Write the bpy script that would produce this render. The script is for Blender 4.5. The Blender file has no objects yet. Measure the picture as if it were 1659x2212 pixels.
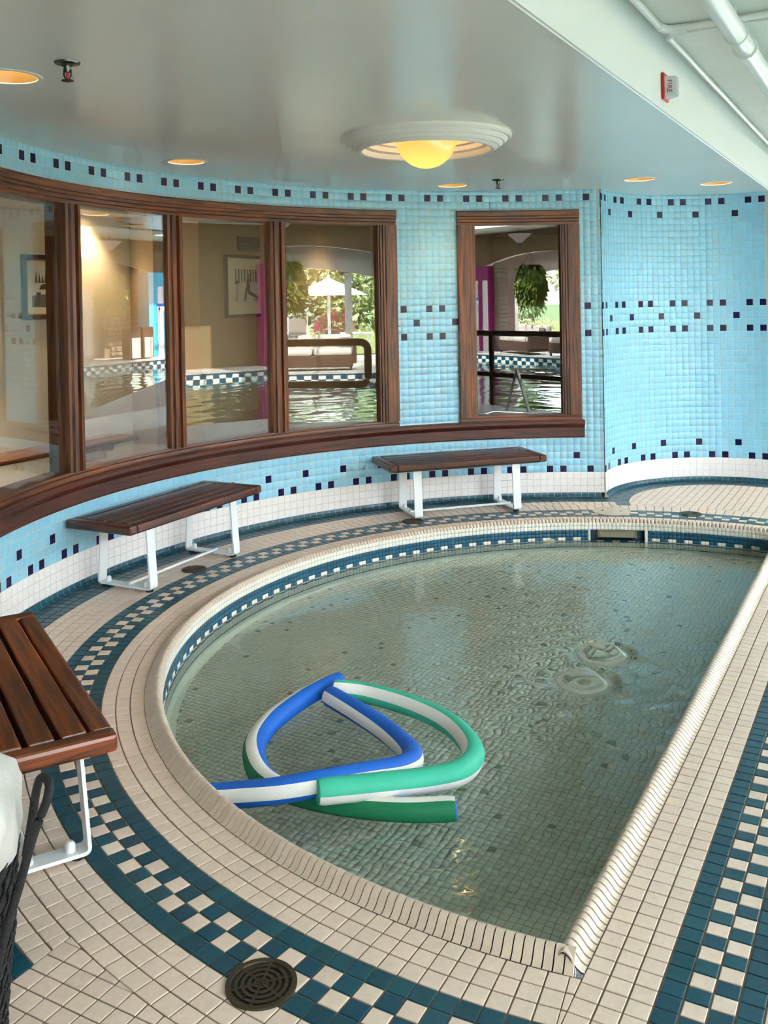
import bpy, bmesh, math, random
import numpy as np
from mathutils import Vector, Matrix
random.seed(7); np.random.seed(7)
C = bpy.context.scene.collection
PI = math.pi
U = 0.0525                      # one wall-tile pitch in metres; all lengths below are in tiles
# ------------------------------------------------------------------ camera
CAM = np.array([-23.4025, -82.4651, 29.336]); WV = np.array([0.0079, -0.0187, -0.0034])
FPX, CXP, CYP, IW, IH = 2051.34, 829.5, 663.73, 1659, 2212
def rodr(w):
    t = np.linalg.norm(w); k = w / t
    K = np.array([[0, -k[2], k[1]], [k[2], 0, -k[0]], [-k[1], k[0], 0]])
    return np.eye(3) + math.sin(t) * K + (1 - math.cos(t)) * K @ K
CM = np.array([[1, 0, 0], [0, 0, -1], [0, 1, 0]], float) @ rodr(WV)
def project(X):
    Y = (np.atleast_2d(X) - CAM) @ CM.T
    z = np.where(Y[:, 2] > 1, Y[:, 2], 1e-3)
    return np.stack([CXP + FPX * Y[:, 0] / z, CYP + FPX * Y[:, 1] / z, Y[:, 2]], 1)
cd = bpy.data.cameras.new('camera'); cam = bpy.data.objects.new('camera', cd); C.objects.link(cam)
Rm = Matrix(((CM[0][0], -CM[1][0], -CM[2][0]), (CM[0][1], -CM[1][1], -CM[2][1]), (CM[0][2], -CM[1][2], -CM[2][2])))
cam.matrix_world = Matrix.Translation(Vector(CAM * U)) @ Rm.to_4x4()
cd.sensor_fit = 'HORIZONTAL'; cd.sensor_width = 36; cd.lens = FPX / IW * 36
cd.shift_x = 0.0; cd.shift_y = (CYP - IH / 2) / IW; cd.clip_start = 0.05; cd.clip_end = 200
sc = bpy.context.scene; sc.camera = cam
# ------------------------------------------------------------------ world, sun, exposure
SKY = 30.0
w = bpy.data.worlds.new('sky'); sc.world = w; w.use_nodes = True
bg = w.node_tree.nodes['Background']; bg.inputs[0].default_value = (0.80, 0.90, 1.0, 1); bg.inputs[1].default_value = SKY
sd = bpy.data.lights.new('sun', 'SUN'); sd.energy = 32.0; sd.angle = 0.02; sd.color = (1, 0.95, 0.86)
so = bpy.data.objects.new('sun', sd); C.objects.link(so)
so.rotation_euler = (math.radians(38), 0, math.radians(-118))
vs = sc.view_settings; vs.view_transform = 'Standard'; vs.look = 'None'; vs.exposure = 0.43; vs.gamma = 1.0; vs.use_curve_mapping = False
cy = sc.cycles; cy.max_bounces = 10; cy.diffuse_bounces = 5; cy.glossy_bounces = 5; cy.transmission_bounces = 8; cy.transparent_max_bounces = 12
cy.caustics_reflective = False; cy.caustics_refractive = True; cy.sample_clamp_indirect = 30.0; cy.use_adaptive_sampling = True; cy.adaptive_threshold = 0.02; cy.blur_glossy = 0.5
cy.use_denoising = True
# ------------------------------------------------------------------ room constants (tiles)
RW = 59.62; ZS = 1.014; A0 = 0.1092; ZF = -0.68; ZC = 45.22
AC = np.array([25.44, 52.285]); R2 = 17.98; B0 = 0.6063
G = 1.0436; FOOT = RW - 0.25; BC = FOOT - 3 * G; JT = FOOT - 5 * G; BOUT = FOOT - 8 * G; BIN = FOOT - 12 * G; COP = FOOT - 15 * G
RIN = COP - 1.34; ZWATER = -2.80; ZPOOL = -7.0
EE = np.array([0.4788, 0.8779]); NN = np.array([0.8779, -0.4788])
N0 = 6.06; NCUT = -16.34; NBEAM = 0.8
def st(s, n, z=0.0): p = EE * s + NN * n; return (p[0], p[1], z)          # hall axes: s along the beam, n across it
def hall(s, t, z=0.0): return st(s, t + NBEAM, z)
HROT = -math.atan2(EE[0], EE[1])                                          # rotz that turns local +y into EE (local +x into NN)
def azc(c): return A0 + c / RW
def rad(a, R, z=0.0): return (R * math.sin(a), R * math.cos(a), z)
# ------------------------------------------------------------------ materials
def lin(c):
    c = c / 255.0
    return c / 12.92 if c <= 0.04045 else ((c + 0.055) / 1.055) ** 2.4
def rgb(r, g, b): return (lin(r), lin(g), lin(b), 1)
def newmat(name):
    m = bpy.data.materials.new(name); m.use_nodes = True
    nt = m.node_tree; b = nt.nodes['Principled BSDF']
    return m, nt, b
def N(nt, t, **kw):
    n = nt.nodes.new(t)
    for k, v in kw.items(): setattr(n, k, v)
    return n
def plain(name, col, rough=0.5, metal=0.0, spec=0.5, bump=0.0, bscale=20, var=0.0, vscale=4, coat=0.0):
    m, nt, b = newmat(name)
    b.inputs['Base Color'].default_value = col; b.inputs['Roughness'].default_value = rough
    b.inputs['Metallic'].default_value = metal; b.inputs['Specular IOR Level'].default_value = spec
    b.inputs['Coat Weight'].default_value = coat
    if bump or var:
        tc = N(nt, 'ShaderNodeTexCoord')
    if bump:
        n = N(nt, 'ShaderNodeTexNoise'); n.inputs['Scale'].default_value = bscale; n.inputs['Detail'].default_value = 4
        nt.links.new(tc.outputs['Object'], n.inputs['Vector'])
        bp = N(nt, 'ShaderNodeBump'); bp.inputs['Strength'].default_value = bump; bp.inputs['Distance'].default_value = 0.01
        nt.links.new(n.outputs['Fac'], bp.inputs['Height']); nt.links.new(bp.outputs['Normal'], b.inputs['Normal'])
    if var:
        n = N(nt, 'ShaderNodeTexNoise'); n.inputs['Scale'].default_value = vscale; n.inputs['Detail'].default_value = 5
        nt.links.new(tc.outputs['Object'], n.inputs['Vector'])
        mr = N(nt, 'ShaderNodeMapRange'); mr.inputs['From Min'].default_value = 0.3; mr.inputs['From Max'].default_value = 0.7
        mr.inputs['To Min'].default_value = 1 - var; mr.inputs['To Max'].default_value = 1 + var
        nt.links.new(n.outputs['Fac'], mr.inputs['Value'])
        hs = N(nt, 'ShaderNodeHueSaturation'); hs.inputs['Color'].default_value = col
        nt.links.new(mr.outputs['Result'], hs.inputs['Value']); nt.links.new(hs.outputs['Color'], b.inputs['Base Color'])
    return m
def tilemat(name, col, rough, var=0.06, glaze=0.04, hue=0.0, gscale=60, spec=0.5):
    m, nt, b = newmat(name)
    oi = N(nt, 'ShaderNodeObjectInfo'); at = N(nt, 'ShaderNodeAttribute', attribute_name='rnd')
    ad = N(nt, 'ShaderNodeMath', operation='ADD'); nt.links.new(oi.outputs['Random'], ad.inputs[0]); nt.links.new(at.outputs['Fac'], ad.inputs[1])
    fr = N(nt, 'ShaderNodeMath', operation='FRACT'); nt.links.new(ad.outputs[0], fr.inputs[0])
    mr = N(nt, 'ShaderNodeMapRange'); mr.inputs['To Min'].default_value = 1 - var; mr.inputs['To Max'].default_value = 1 + var
    nt.links.new(fr.outputs[0], mr.inputs['Value'])
    hs = N(nt, 'ShaderNodeHueSaturation'); hs.inputs['Color'].default_value = col
    nt.links.new(mr.outputs['Result'], hs.inputs['Value'])
    if hue:
        m2 = N(nt, 'ShaderNodeMath', operation='MULTIPLY_ADD'); m2.inputs[1].default_value = 7.31; m2.inputs[2].default_value = 0.0
        f2 = N(nt, 'ShaderNodeMath', operation='FRACT'); nt.links.new(fr.outputs[0], m2.inputs[0]); nt.links.new(m2.outputs[0], f2.inputs[0])
        mh = N(nt, 'ShaderNodeMapRange'); mh.inputs['To Min'].default_value = 0.5 - hue; mh.inputs['To Max'].default_value = 0.5 + hue
        nt.links.new(f2.outputs[0], mh.inputs['Value']); nt.links.new(mh.outputs['Result'], hs.inputs['Hue'])
    ge = N(nt, 'ShaderNodeNewGeometry')
    no = N(nt, 'ShaderNodeTexNoise'); no.inputs['Scale'].default_value = gscale; no.inputs['Detail'].default_value = 3
    nt.links.new(ge.outputs['Position'], no.inputs['Vector'])
    mx = N(nt, 'ShaderNodeMix', data_type='RGBA', blend_type='MULTIPLY'); mx.inputs['Factor'].default_value = 0.25
    nt.links.new(hs.outputs['Color'], mx.inputs['A']); nt.links.new(no.outputs['Color'], mx.inputs['B'])
    rm = N(nt, 'ShaderNodeMapRange'); rm.inputs['From Min'].default_value = 0.3; rm.inputs['From Max'].default_value = 0.7
    rm.inputs['To Min'].default_value = 0.94; rm.inputs['To Max'].default_value = 1.04
    nt.links.new(no.outputs['Fac'], rm.inputs['Value'])
    h2 = N(nt, 'ShaderNodeHueSaturation'); nt.links.new(hs.outputs['Color'], h2.inputs['Color']); nt.links.new(rm.outputs['Result'], h2.inputs['Value'])
    nt.nodes.remove(mx)
    nt.links.new(h2.outputs['Color'], b.inputs['Base Color'])
    b.inputs['Roughness'].default_value = rough; b.inputs['Specular IOR Level'].default_value = spec
    bp = N(nt, 'ShaderNodeBump'); bp.inputs['Strength'].default_value = glaze; bp.inputs['Distance'].default_value = 0.01
    nt.links.new(no.outputs['Fac'], bp.inputs['Height']); nt.links.new(bp.outputs['Normal'], b.inputs['Normal'])
    return m
def wood(name, c1, c2, coord='Object', axis=0, rough=0.28, scale=1.0, coat=0.3, worn=0.0):
    m, nt, b = newmat(name)
    tc = N(nt, 'ShaderNodeTexCoord'); mp = N(nt, 'ShaderNodeMapping')
    s = [38 * scale] * 3; s[axis] = 2.2 * scale
    mp.inputs['Scale'].default_value = s
    nt.links.new(tc.outputs[coord], mp.inputs['Vector'])
    n1 = N(nt, 'ShaderNodeTexNoise'); n1.inputs['Scale'].default_value = 1.0; n1.inputs['Detail'].default_value = 6; n1.inputs['Distortion'].default_value = 1.2
    nt.links.new(mp.outputs['Vector'], n1.inputs['Vector'])
    cr = N(nt, 'ShaderNodeValToRGB'); cr.color_ramp.elements[0].position = 0.36; cr.color_ramp.elements[0].color = c1
    cr.color_ramp.elements[1].position = 0.66; cr.color_ramp.elements[1].color = c2
    nt.links.new(n1.outputs['Fac'], cr.inputs['Fac'])
    oi = N(nt, 'ShaderNodeObjectInfo'); mr = N(nt, 'ShaderNodeMapRange'); mr.inputs['To Min'].default_value = 0.82; mr.inputs['To Max'].default_value = 1.18
    nt.links.new(oi.outputs['Random'], mr.inputs['Value'])
    hs = N(nt, 'ShaderNodeHueSaturation'); nt.links.new(cr.outputs['Color'], hs.inputs['Color']); nt.links.new(mr.outputs['Result'], hs.inputs['Value'])
    last = hs.outputs['Color']
    if worn:
        m3 = N(nt, 'ShaderNodeMapping'); s3 = [60] * 3; s3[axis] = 14; m3.inputs['Scale'].default_value = s3
        nt.links.new(tc.outputs[coord], m3.inputs['Vector'])
        n3 = N(nt, 'ShaderNodeTexNoise'); n3.inputs['Scale'].default_value = 1.0; n3.inputs['Detail'].default_value = 3
        nt.links.new(m3.outputs['Vector'], n3.inputs['Vector'])
        c3 = N(nt, 'ShaderNodeValToRGB'); c3.color_ramp.elements[0].position = 0.70; c3.color_ramp.elements[0].color = (0, 0, 0, 1)
        c3.color_ramp.elements[1].position = 0.76; c3.color_ramp.elements[1].color = (worn, worn, worn, 1)
        nt.links.new(n3.outputs['Fac'], c3.inputs['Fac'])
        mx = N(nt, 'ShaderNodeMix', data_type='RGBA'); mx.inputs['B'].default_value = rgb(150, 105, 70)
        nt.links.new(c3.outputs['Color'], mx.inputs['Factor']); nt.links.new(last, mx.inputs['A']); last = mx.outputs['Result']
    nt.links.new(last, b.inputs['Base Color'])
    b.inputs['Roughness'].default_value = rough; b.inputs['Coat Weight'].default_value = coat; b.inputs['Coat Roughness'].default_value = 0.12
    bp = N(nt, 'ShaderNodeBump'); bp.inputs['Strength'].default_value = 0.12; bp.inputs['Distance'].default_value = 0.004
    nt.links.new(n1.outputs['Fac'], bp.inputs['Height']); nt.links.new(bp.outputs['Normal'], b.inputs['Normal'])
    return m
def emit(name, col, strength):
    m = bpy.data.materials.new(name); m.use_nodes = True; nt = m.node_tree; nt.nodes.clear()
    e = N(nt, 'ShaderNodeEmission'); e.inputs[0].default_value = col; e.inputs[1].default_value = strength
    o = N(nt, 'ShaderNodeOutputMaterial'); nt.links.new(e.outputs[0], o.inputs[0]); return m
def glassmat(name, tint=(0.93, 0.95, 0.93, 1)):
    m = bpy.data.materials.new(name); m.use_nodes = True; nt = m.node_tree; nt.nodes.clear()
    fr = N(nt, 'ShaderNodeFresnel'); ge = N(nt, 'ShaderNodeNewGeometry')
    im = N(nt, 'ShaderNodeMapRange'); im.inputs['To Min'].default_value = 1.62; im.inputs['To Max'].default_value = 1 / 1.62   # same reflectance from either side of the sheet
    nt.links.new(ge.outputs['Backfacing'], im.inputs['Value']); nt.links.new(im.outputs['Result'], fr.inputs['IOR'])
    tr = N(nt, 'ShaderNodeBsdfTransparent'); tr.inputs[0].default_value = tint
    gl = N(nt, 'ShaderNodeBsdfGlossy'); gl.inputs['Roughness'].default_value = 0.0; gl.inputs['Color'].default_value = (1, 1, 1, 1)
    mx = N(nt, 'ShaderNodeMixShader'); o = N(nt, 'ShaderNodeOutputMaterial')
    nt.links.new(fr.outputs[0], mx.inputs[0]); nt.links.new(tr.outputs[0], mx.inputs[1]); nt.links.new(gl.outputs[0], mx.inputs[2]); nt.links.new(mx.outputs[0], o.inputs[0])
    return m
def watermat(name, col, bump, scale):
    m = bpy.data.materials.new(name); m.use_nodes = True; nt = m.node_tree; nt.nodes.clear()
    g = N(nt, 'ShaderNodeBsdfGlass'); g.inputs['IOR'].default_value = 1.33; g.inputs['Roughness'].default_value = 0.0; g.inputs['Color'].default_value = col
    ge = N(nt, 'ShaderNodeNewGeometry'); n = N(nt, 'ShaderNodeTexNoise'); n.inputs['Scale'].default_value = scale; n.inputs['Detail'].default_value = 2
    nt.links.new(ge.outputs['Position'], n.inputs['Vector'])
    bp = N(nt, 'ShaderNodeBump'); bp.inputs['Strength'].default_value = bump; bp.inputs['Distance'].default_value = 0.01
    nt.links.new(n.outputs['Fac'], bp.inputs['Height']); nt.links.new(bp.outputs['Normal'], g.inputs['Normal'])
    o = N(nt, 'ShaderNodeOutputMaterial'); nt.links.new(g.outputs[0], o.inputs[0]); return m

M = {}
M['blue'] = tilemat('light_blue_glaze', rgb(148, 208, 236), 0.16, 0.03, 0.03, 0.004)
M['navy'] = tilemat('navy_glaze', rgb(12, 10, 66), 0.2, 0.25, 0.05, spec=0.3)
M['white'] = tilemat('white_glaze', rgb(244, 236, 236), 0.18, 0.02, 0.04)
M['cream'] = tilemat('cream_quarry_tile', rgb(230, 205, 188), 0.42, 0.035, 0.10, 0.006)
M['teal'] = tilemat('teal_quarry_tile', rgb(10, 72, 90), 0.33, 0.12, 0.08, 0.01)
M['cop'] = tilemat('cream_coping_glaze', rgb(214, 192, 174), 0.34, 0.03, 0.05)
M['pwhite'] = tilemat('white_pool_mosaic', rgb(236, 230, 218), 0.25, 0.04, 0.04)
M['pteal'] = tilemat('teal_pool_mosaic', rgb(16, 84, 112), 0.22, 0.15, 0.05)
M['pfloor'] = tilemat('pale_green_pool_mosaic', rgb(222, 226, 210), 0.4, 0.04, 0.03, 0.01)
M['pdark'] = tilemat('dull_green_pool_mosaic', rgb(150, 160, 148), 0.4, 0.1, 0.03)
M['gwall'] = plain('wall_grout', rgb(196, 198, 194), 0.8, bump=0.1, bscale=200)
M['gfloor'] = plain('floor_grout', rgb(126, 108, 92), 0.85, bump=0.1, bscale=200, var=0.12)
M['gpool'] = plain('pool_grout', rgb(84, 84, 72), 0.9)
M['gcop'] = plain('coping_grout', rgb(40, 32, 26), 0.9)
M['gpw'] = plain('pool_wall_grout', rgb(120, 124, 118), 0.9)
M['ceil'] = plain('gloss_ceiling_paint', rgb(248, 245, 239), 0.20, spec=0.6, bump=0.02, bscale=3, var=0.025, vscale=1.2)
M['beam'] = plain('beam_paint', rgb(240, 242, 241), 0.45, bump=0.03, bscale=8)
M['hceil'] = plain('hall_ceiling_paint', rgb(214, 220, 214), 0.6, bump=0.15, bscale=9, var=0.03)
M['pipe'] = plain('white_pipe_paint', rgb(226, 230, 228), 0.35)
M['plaster'] = plain('white_plaster', rgb(236, 233, 228), 0.5)
M['cream_wall'] = plain('cream_wall_paint', rgb(226, 218, 204), 0.6, bump=0.03, bscale=40)
M['tan_wall'] = plain('tan_wall_paint', rgb(148, 126, 98), 0.6)
M['frame'] = wood('window_oak', rgb(60, 26, 8), rgb(136, 72, 28), 'UV', 0, 0.45, 1.0, 0.05, 0.4)
M['sill'] = wood('worn_sill_oak', rgb(48, 19, 11), rgb(88, 37, 20), 'UV', 0, 0.5, 1.0, 0.04, 0.8)
M['bench2'] = wood('lighter_bench_hardwood', rgb(58, 22, 8), rgb(142, 68, 28), 'Object', 0, 0.34, 1.0, 0.1, 0.25)  # lighter, more orange copy of the bench wood for the nearest bench
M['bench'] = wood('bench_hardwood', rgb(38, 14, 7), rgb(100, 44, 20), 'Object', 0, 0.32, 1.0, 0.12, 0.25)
M['wmetal'] = plain('white_powder_coat', rgb(232, 234, 236), 0.35, spec=0.5)
M['rust'] = plain('rust', rgb(86, 48, 26), 0.9)
M['rubber'] = plain('black_rubber', rgb(18, 18, 18), 0.7)
M['chrome'] = plain('dark_chrome', rgb(90, 88, 84), 0.25, 1.0)
M['drain'] = plain('old_bronze', rgb(74, 66, 52), 0.5, 0.6, bump=0.2, bscale=60)
M['black'] = plain('matt_black', rgb(10, 10, 11), 0.6)
M['glass'] = glassmat('window_glass')
M['water'] = watermat('pool_water', (0.965, 1.0, 0.985, 1), 0.10, 14)
M['bigwater'] = watermat('hall_pool_water', (0.75, 0.92, 0.90, 1), 0.25, 5)
M['nblue'] = plain('blue_foam', rgb(4, 96, 198), 0.6, bump=0.1, bscale=120)
M['ngreen'] = plain('green_foam', rgb(12, 120, 78), 0.6, bump=0.1, bscale=120)
M['nteal'] = plain('mint_foam', rgb(58, 184, 152), 0.6, bump=0.1, bscale=120)
M['nwhite'] = plain('white_foam', rgb(236, 230, 224), 0.6, bump=0.1, bscale=120)
M['bulb'] = emit('warm_lamp_lens', (1.0, 0.72, 0.36, 1), 1.5)
M['red'] = plain('red_plastic', rgb(190, 20, 24), 0.35)
M['lens'] = plain('clear_strobe_lens', rgb(206, 206, 210), 0.2, spec=0.6)
M['redtext'] = plain('dark_red_print', rgb(130, 16, 30), 0.5)
M['cloth'] = plain('white_cloth', rgb(206, 200, 196), 0.85, bump=0.3, bscale=60)
M['rope'] = plain('black_rope', rgb(20, 18, 20), 0.75, bump=0.6, bscale=160)
M['beige'] = plain('beige_plastic', rgb(206, 190, 166), 0.5, bump=0.2, bscale=90)
# ------------------------------------------------------------------ mesh helpers
class MB:
    def __init__(s): s.v = []; s.f = []; s.m = []; s.uv = []; s.r = []
    def add(s, V, F, mat=0, uv=None, r=0.0):
        k = len(s.v); s.v += [tuple(p) for p in V]
        for i, f in enumerate(F):
            s.f.append(tuple(a + k for a in f)); s.m.append(mat); s.r.append(r)
            s.uv.append(uv[i] if uv else [(0, 0)] * len(f))
        return s
    def box(s, c, d, mat=0, bev=0.0, rz=0.0, M4=None):
        x, y, z = [a / 2 for a in d]
        if bev <= 0:
            V = [(-x, -y, -z), (x, -y, -z), (x, y, -z), (-x, y, -z), (-x, -y, z), (x, -y, z), (x, y, z), (-x, y, z)]
            F = [(3, 2, 1, 0), (4, 5, 6, 7), (0, 1, 5, 4), (1, 2, 6, 5), (2, 3, 7, 6), (3, 0, 4, 7)]
        else:
            bm = bmesh.new(); bmesh.ops.create_cube(bm, size=1)
            for q in bm.verts: q.co = Vector((q.co.x * d[0], q.co.y * d[1], q.co.z * d[2]))
            bmesh.ops.bevel(bm, geom=bm.edges[:], offset=bev, segments=2, profile=0.5, affect='EDGES')
            bm.verts.index_update(); V = [tuple(q.co) for q in bm.verts]; F = [tuple(q.index for q in f.verts) for f in bm.faces]; bm.free()
        cr, sr = math.cos(rz), math.sin(rz)
        if M4 is not None: V = [tuple(M4 @ Vector(p)) for p in V]
        V = [(c[0] + p[0] * cr - p[1] * sr, c[1] + p[0] * sr + p[1] * cr, c[2] + p[2]) for p in V]
        return s.add(V, F, mat)
    def tube(s, path, r, seg=10, mat=0, caps=True, closed=False, mats=None, twist=None, flat=1.0):
        P = [Vector(p) for p in path]; n = len(P); V = []; F = []; ms = []
        prev = None
        for i, p in enumerate(P):
            if closed: t = P[(i + 1) % n] - P[i - 1]
            else: t = P[min(i + 1, n - 1)] - P[max(i - 1, 0)]
            t.normalize()
            up = Vector((0, 0, 1)) if abs(t.z) < 0.95 else Vector((1, 0, 0))
            if prev is not None and abs(t.z) >= 0.9: up = prev
            side = up.cross(t).normalized(); up2 = t.cross(side).normalized(); prev = up2      # side = left of heading
            rr = r[i] if isinstance(r, (list, tuple)) else r
            tw = twist[i] if twist else 0
            for k in range(seg):
                a = 2 * PI * k / seg + tw
                V.append(tuple(p + up2 * math.cos(a) * rr * flat + side * math.sin(a) * rr))
        m = n if closed else n - 1
        k0 = len(s.f)
        for i in range(m):
            j = (i + 1) % n
            for k in range(seg):
                F.append((i * seg + k, j * seg + k, j * seg + (k + 1) % seg, i * seg + (k + 1) % seg)); ms.append(mats[k] if mats else mat)
        if caps and not closed:
            F.append(tuple(range(seg))); ms.append(mat); F.append(tuple(range((n - 1) * seg, n * seg))[::-1]); ms.append(mat)
        s.add(V, F, 0)
        s.m[k0:] = ms
        return s
    def lathe(s, prof, seg=32, mat=0, c=(0, 0), mats=None):
        V = []; F = []; ms = []
        for (r, z) in prof:
            for k in range(seg):
                a = 2 * PI * k / seg; V.append((c[0] + r * math.cos(a), c[1] + r * math.sin(a), z))
        for i in range(len(prof) - 1):
            for k in range(seg):
                F.append((i * seg + k, i * seg + (k + 1) % seg, (i + 1) * seg + (k + 1) % seg, (i + 1) * seg + k)); ms.append(mats[i] if mats else mat)
        k0 = len(s.f); s.add(V, F, mat); s.m[k0:] = ms
        return s
    def arc(s, prof, a0, a1, nseg, mat=0, c=(0, 0), closed=True, caps=True):
        """sweep profile [(R,z)] about c from azimuth a0 to a1; UV along the sweep"""
        n = len(prof); V = []; F = []; UV = []
        L = [0]
        for i in range(n): L.append(L[-1] + math.dist(prof[i], prof[(i + 1) % n]))
        for j in range(nseg + 1):
            a = a0 + (a1 - a0) * j / nseg
            for (R, z) in prof: V.append((c[0] + R * math.sin(a), c[1] + R * math.cos(a), z))
        Rm_ = prof[0][0]; m = n if closed else n - 1
        for j in range(nseg):
            u0 = (a0 + (a1 - a0) * j / nseg) * Rm_ * U; u1 = (a0 + (a1 - a0) * (j + 1) / nseg) * Rm_ * U
            for i in range(m):
                k = (i + 1) % n
                F.append((j * n + i, j * n + k, (j + 1) * n + k, (j + 1) * n + i)); UV.append([(u0, L[i] * U), (u0, L[i + 1] * U), (u1, L[i + 1] * U), (u1, L[i] * U)])
        if caps and closed:
            F.append(tuple(range(n))[::-1]); UV.append([(V[q][2] * U, V[q][0] * U) for q in F[-1]])
            F.append(tuple(range(nseg * n, nseg * n + n))); UV.append([(V[q][2] * U, V[q][0] * U) for q in F[-1]])
        return s.add(V, F, mat, UV)
    def vprism(s, prof, z0, z1, o, ax, ay, mat=0):
        """vertical prism, cross-section prof [(u,d)] at origin o with axes ax, ay (2D); UV along height"""
        n = len(prof); V = []; F = []; UV = []; L = [0]
        for i in range(n): L.append(L[-1] + math.dist(prof[i], prof[(i + 1) % n]))
        for z in (z0, z1):
            for (u, d) in prof: V.append((o[0] + ax[0] * u + ay[0] * d, o[1] + ax[1] * u + ay[1] * d, z))
        for i in range(n):
            k = (i + 1) % n
            F.append((i, k, n + k, n + i)); UV.append([(z0 * U, L[i] * U), (z0 * U, L[i + 1] * U), (z1 * U, L[i + 1] * U), (z1 * U, L[i] * U)])
        F.append(tuple(range(n))[::-1]); UV.append([(0, 0)] * n); F.append(tuple(range(n, 2 * n))); UV.append([(0, 0)] * n)
        return s.add(V, F, mat, UV)
    def build(s, name, mats, parent=None, smooth=False, label=None, kind=None, ang=None):
        me = bpy.data.meshes.new(name)
        me.from_pydata([(a * U, b * U, c * U) for a, b, c in s.v], [], s.f)
        if not isinstance(mats, (list, tuple)): mats = [mats]
        for m in mats: me.materials.append(m)
        me.polygons.foreach_set('material_index', s.m)
        uvl = me.uv_layers.new(name='UVMap'); flat = [q for f in s.uv for p in f for q in p]; uvl.data.foreach_set('uv', flat)
        if any(s.r):
            at = me.attributes.new('rnd', 'FLOAT', 'FACE'); at.data.foreach_set('value', s.r)
        bm = bmesh.new(); bm.from_mesh(me); bmesh.ops.recalc_face_normals(bm, faces=bm.faces[:]) if len(bm.faces) < 60000 else None; bm.to_mesh(me); bm.free()
        if smooth:
            me.polygons.foreach_set('use_smooth', [True] * len(me.polygons))
            if ang: me.set_sharp_from_angle(angle=math.radians(ang))
        o = bpy.data.objects.new(name, me); C.objects.link(o)
        if parent is not None: o.parent = parent
        if label: o['label'] = label
        if kind: o['kind'] = kind
        return o
def thing(name, label, cat, loc=(0, 0, 0), rz=0.0, group=None):
    o = bpy.data.objects.new(name, None); C.objects.link(o); o.empty_display_size = 0.05
    o.location = (loc[0] * U, loc[1] * U, loc[2] * U); o.rotation_euler = (0, 0, rz); o['label'] = label; o['category'] = cat; o['kind'] = 'thing'
    if group: o['group'] = group
    return o
def tag(o, label, cat, group=None):
    o['label'] = label; o['category'] = cat; o['kind'] = 'thing'
    if group: o['group'] = group
    return o
def root(name, label=None):
    o = bpy.data.objects.new(name, None); C.objects.link(o); o['kind'] = 'structure'
    if label: o['label'] = label
    return o
def dup(r, loc, rz, label, group=None):
    c = r.copy(); C.objects.link(c); c.location = [a * U for a in loc]; c.rotation_euler = (0, 0, rz); c['label'] = label
    if group: c['group'] = group
    def rec(a, b):
        for ch in list(a.children):
            d = ch.copy(); C.objects.link(d); d.parent = b; rec(ch, d)
    rec(r, c); return c
def struct(o, label=None):
    o['kind'] = 'structure'
    if label: o['label'] = label
    return o
def plane_with_holes(outer, holes, tf, thick=None):
    """planar polygon with holes in 2D -> MB through tf(u,v)"""
    bm = bmesh.new(); ed = []
    for loop in [outer] + holes:
        vs_ = [bm.verts.new((a, b, 0)) for a, b in loop]
        for i in range(len(vs_)): ed.append(bm.edges.new((vs_[i], vs_[(i + 1) % len(vs_)])))
    bmesh.ops.triangle_fill(bm, use_beauty=True, use_dissolve=False, edges=ed)
    bm.verts.index_update()
    mb = MB(); mb.add([tf(q.co.x, q.co.y) for q in bm.verts], [tuple(q.index for q in f.verts) for f in bm.faces]); bm.free()
    return mb
def circle(cx, cy_, r, n=40): return [(cx + r * math.cos(2 * PI * k / n), cy_ + r * math.sin(2 * PI * k / n)) for k in range(n)]
# --- tiles
def tile_block(w, h, dep, bev):
    """tile seen from -y: x along, z up, front face at y=0"""
    x, z = w / 2, h / 2; xi, zi = x - bev, z - bev
    V = [(-x, dep, -z), (x, dep, -z), (x, dep, z), (-x, dep, z), (-x, bev * .6, -z), (x, bev * .6, -z), (x, bev * .6, z), (-x, bev * .6, z),
         (-xi, 0, -zi), (xi, 0, -zi), (xi, 0, zi), (-xi, 0, zi)]
    F = []
    for a, b in ((0, 4), (4, 8)):
        for i in range(4):
            j = (i + 1) % 4; F.append((a + i, a + j, b + j, b + i))
    F.append((8, 9, 10, 11))
    return np.array(V), F
def mesh_of(name, V, F, mat):
    me = bpy.data.meshes.new(name); me.from_pydata([tuple(p) for p in (np.array(V) * U)], [], F); me.materials.append(mat); return me
def link(name, me, parent, loc=(0, 0, 0), rot=(0, 0, 0)):
    o = bpy.data.objects.new(name, me); o.location = [a * U for a in loc]; o.rotation_euler = rot; o.parent = parent; C.objects.link(o); return o
def big_mesh(name, V, F, mat, parent, R):
    """V (n,k,3) blocks sharing faces F (quads), R (n,) tint"""
    n, k, _ = V.shape; Fa = np.array(F); nf = len(Fa)
    me = bpy.data.meshes.new(name); me.vertices.add(n * k); me.vertices.foreach_set('co', (V * U).reshape(-1))
    loops = (Fa[None] + (np.arange(n) * k)[:, None, None]).reshape(-1)
    me.loops.add(len(loops)); me.loops.foreach_set('vertex_index', loops.astype(np.int32))
    me.polygons.add(n * nf); me.polygons.foreach_set('loop_start', (np.arange(n * nf) * 4).astype(np.int32))
    me.update(calc_edges=True); me.validate()
    at = me.attributes.new('rnd', 'FLOAT', 'FACE'); at.data.foreach_set('value', np.repeat(R, nf).astype(np.float32))
    me.materials.append(mat)
    o = bpy.data.objects.new(name, me); o.parent = parent; o['kind'] = 'stuff'; C.objects.link(o); return o
def in_view_area(corners):
    P = project(corners)
    if (P[:, 2] < 3).any(): return 0
    x, y = P[:, 0], P[:, 1]
    if x.max() < 4 or x.min() > IW - 4 or y.max() < 4 or y.min() > IH - 4: return 0
    return 0.5 * abs(np.dot(x, np.roll(y, -1)) - np.dot(y, np.roll(x, -1)))
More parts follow.
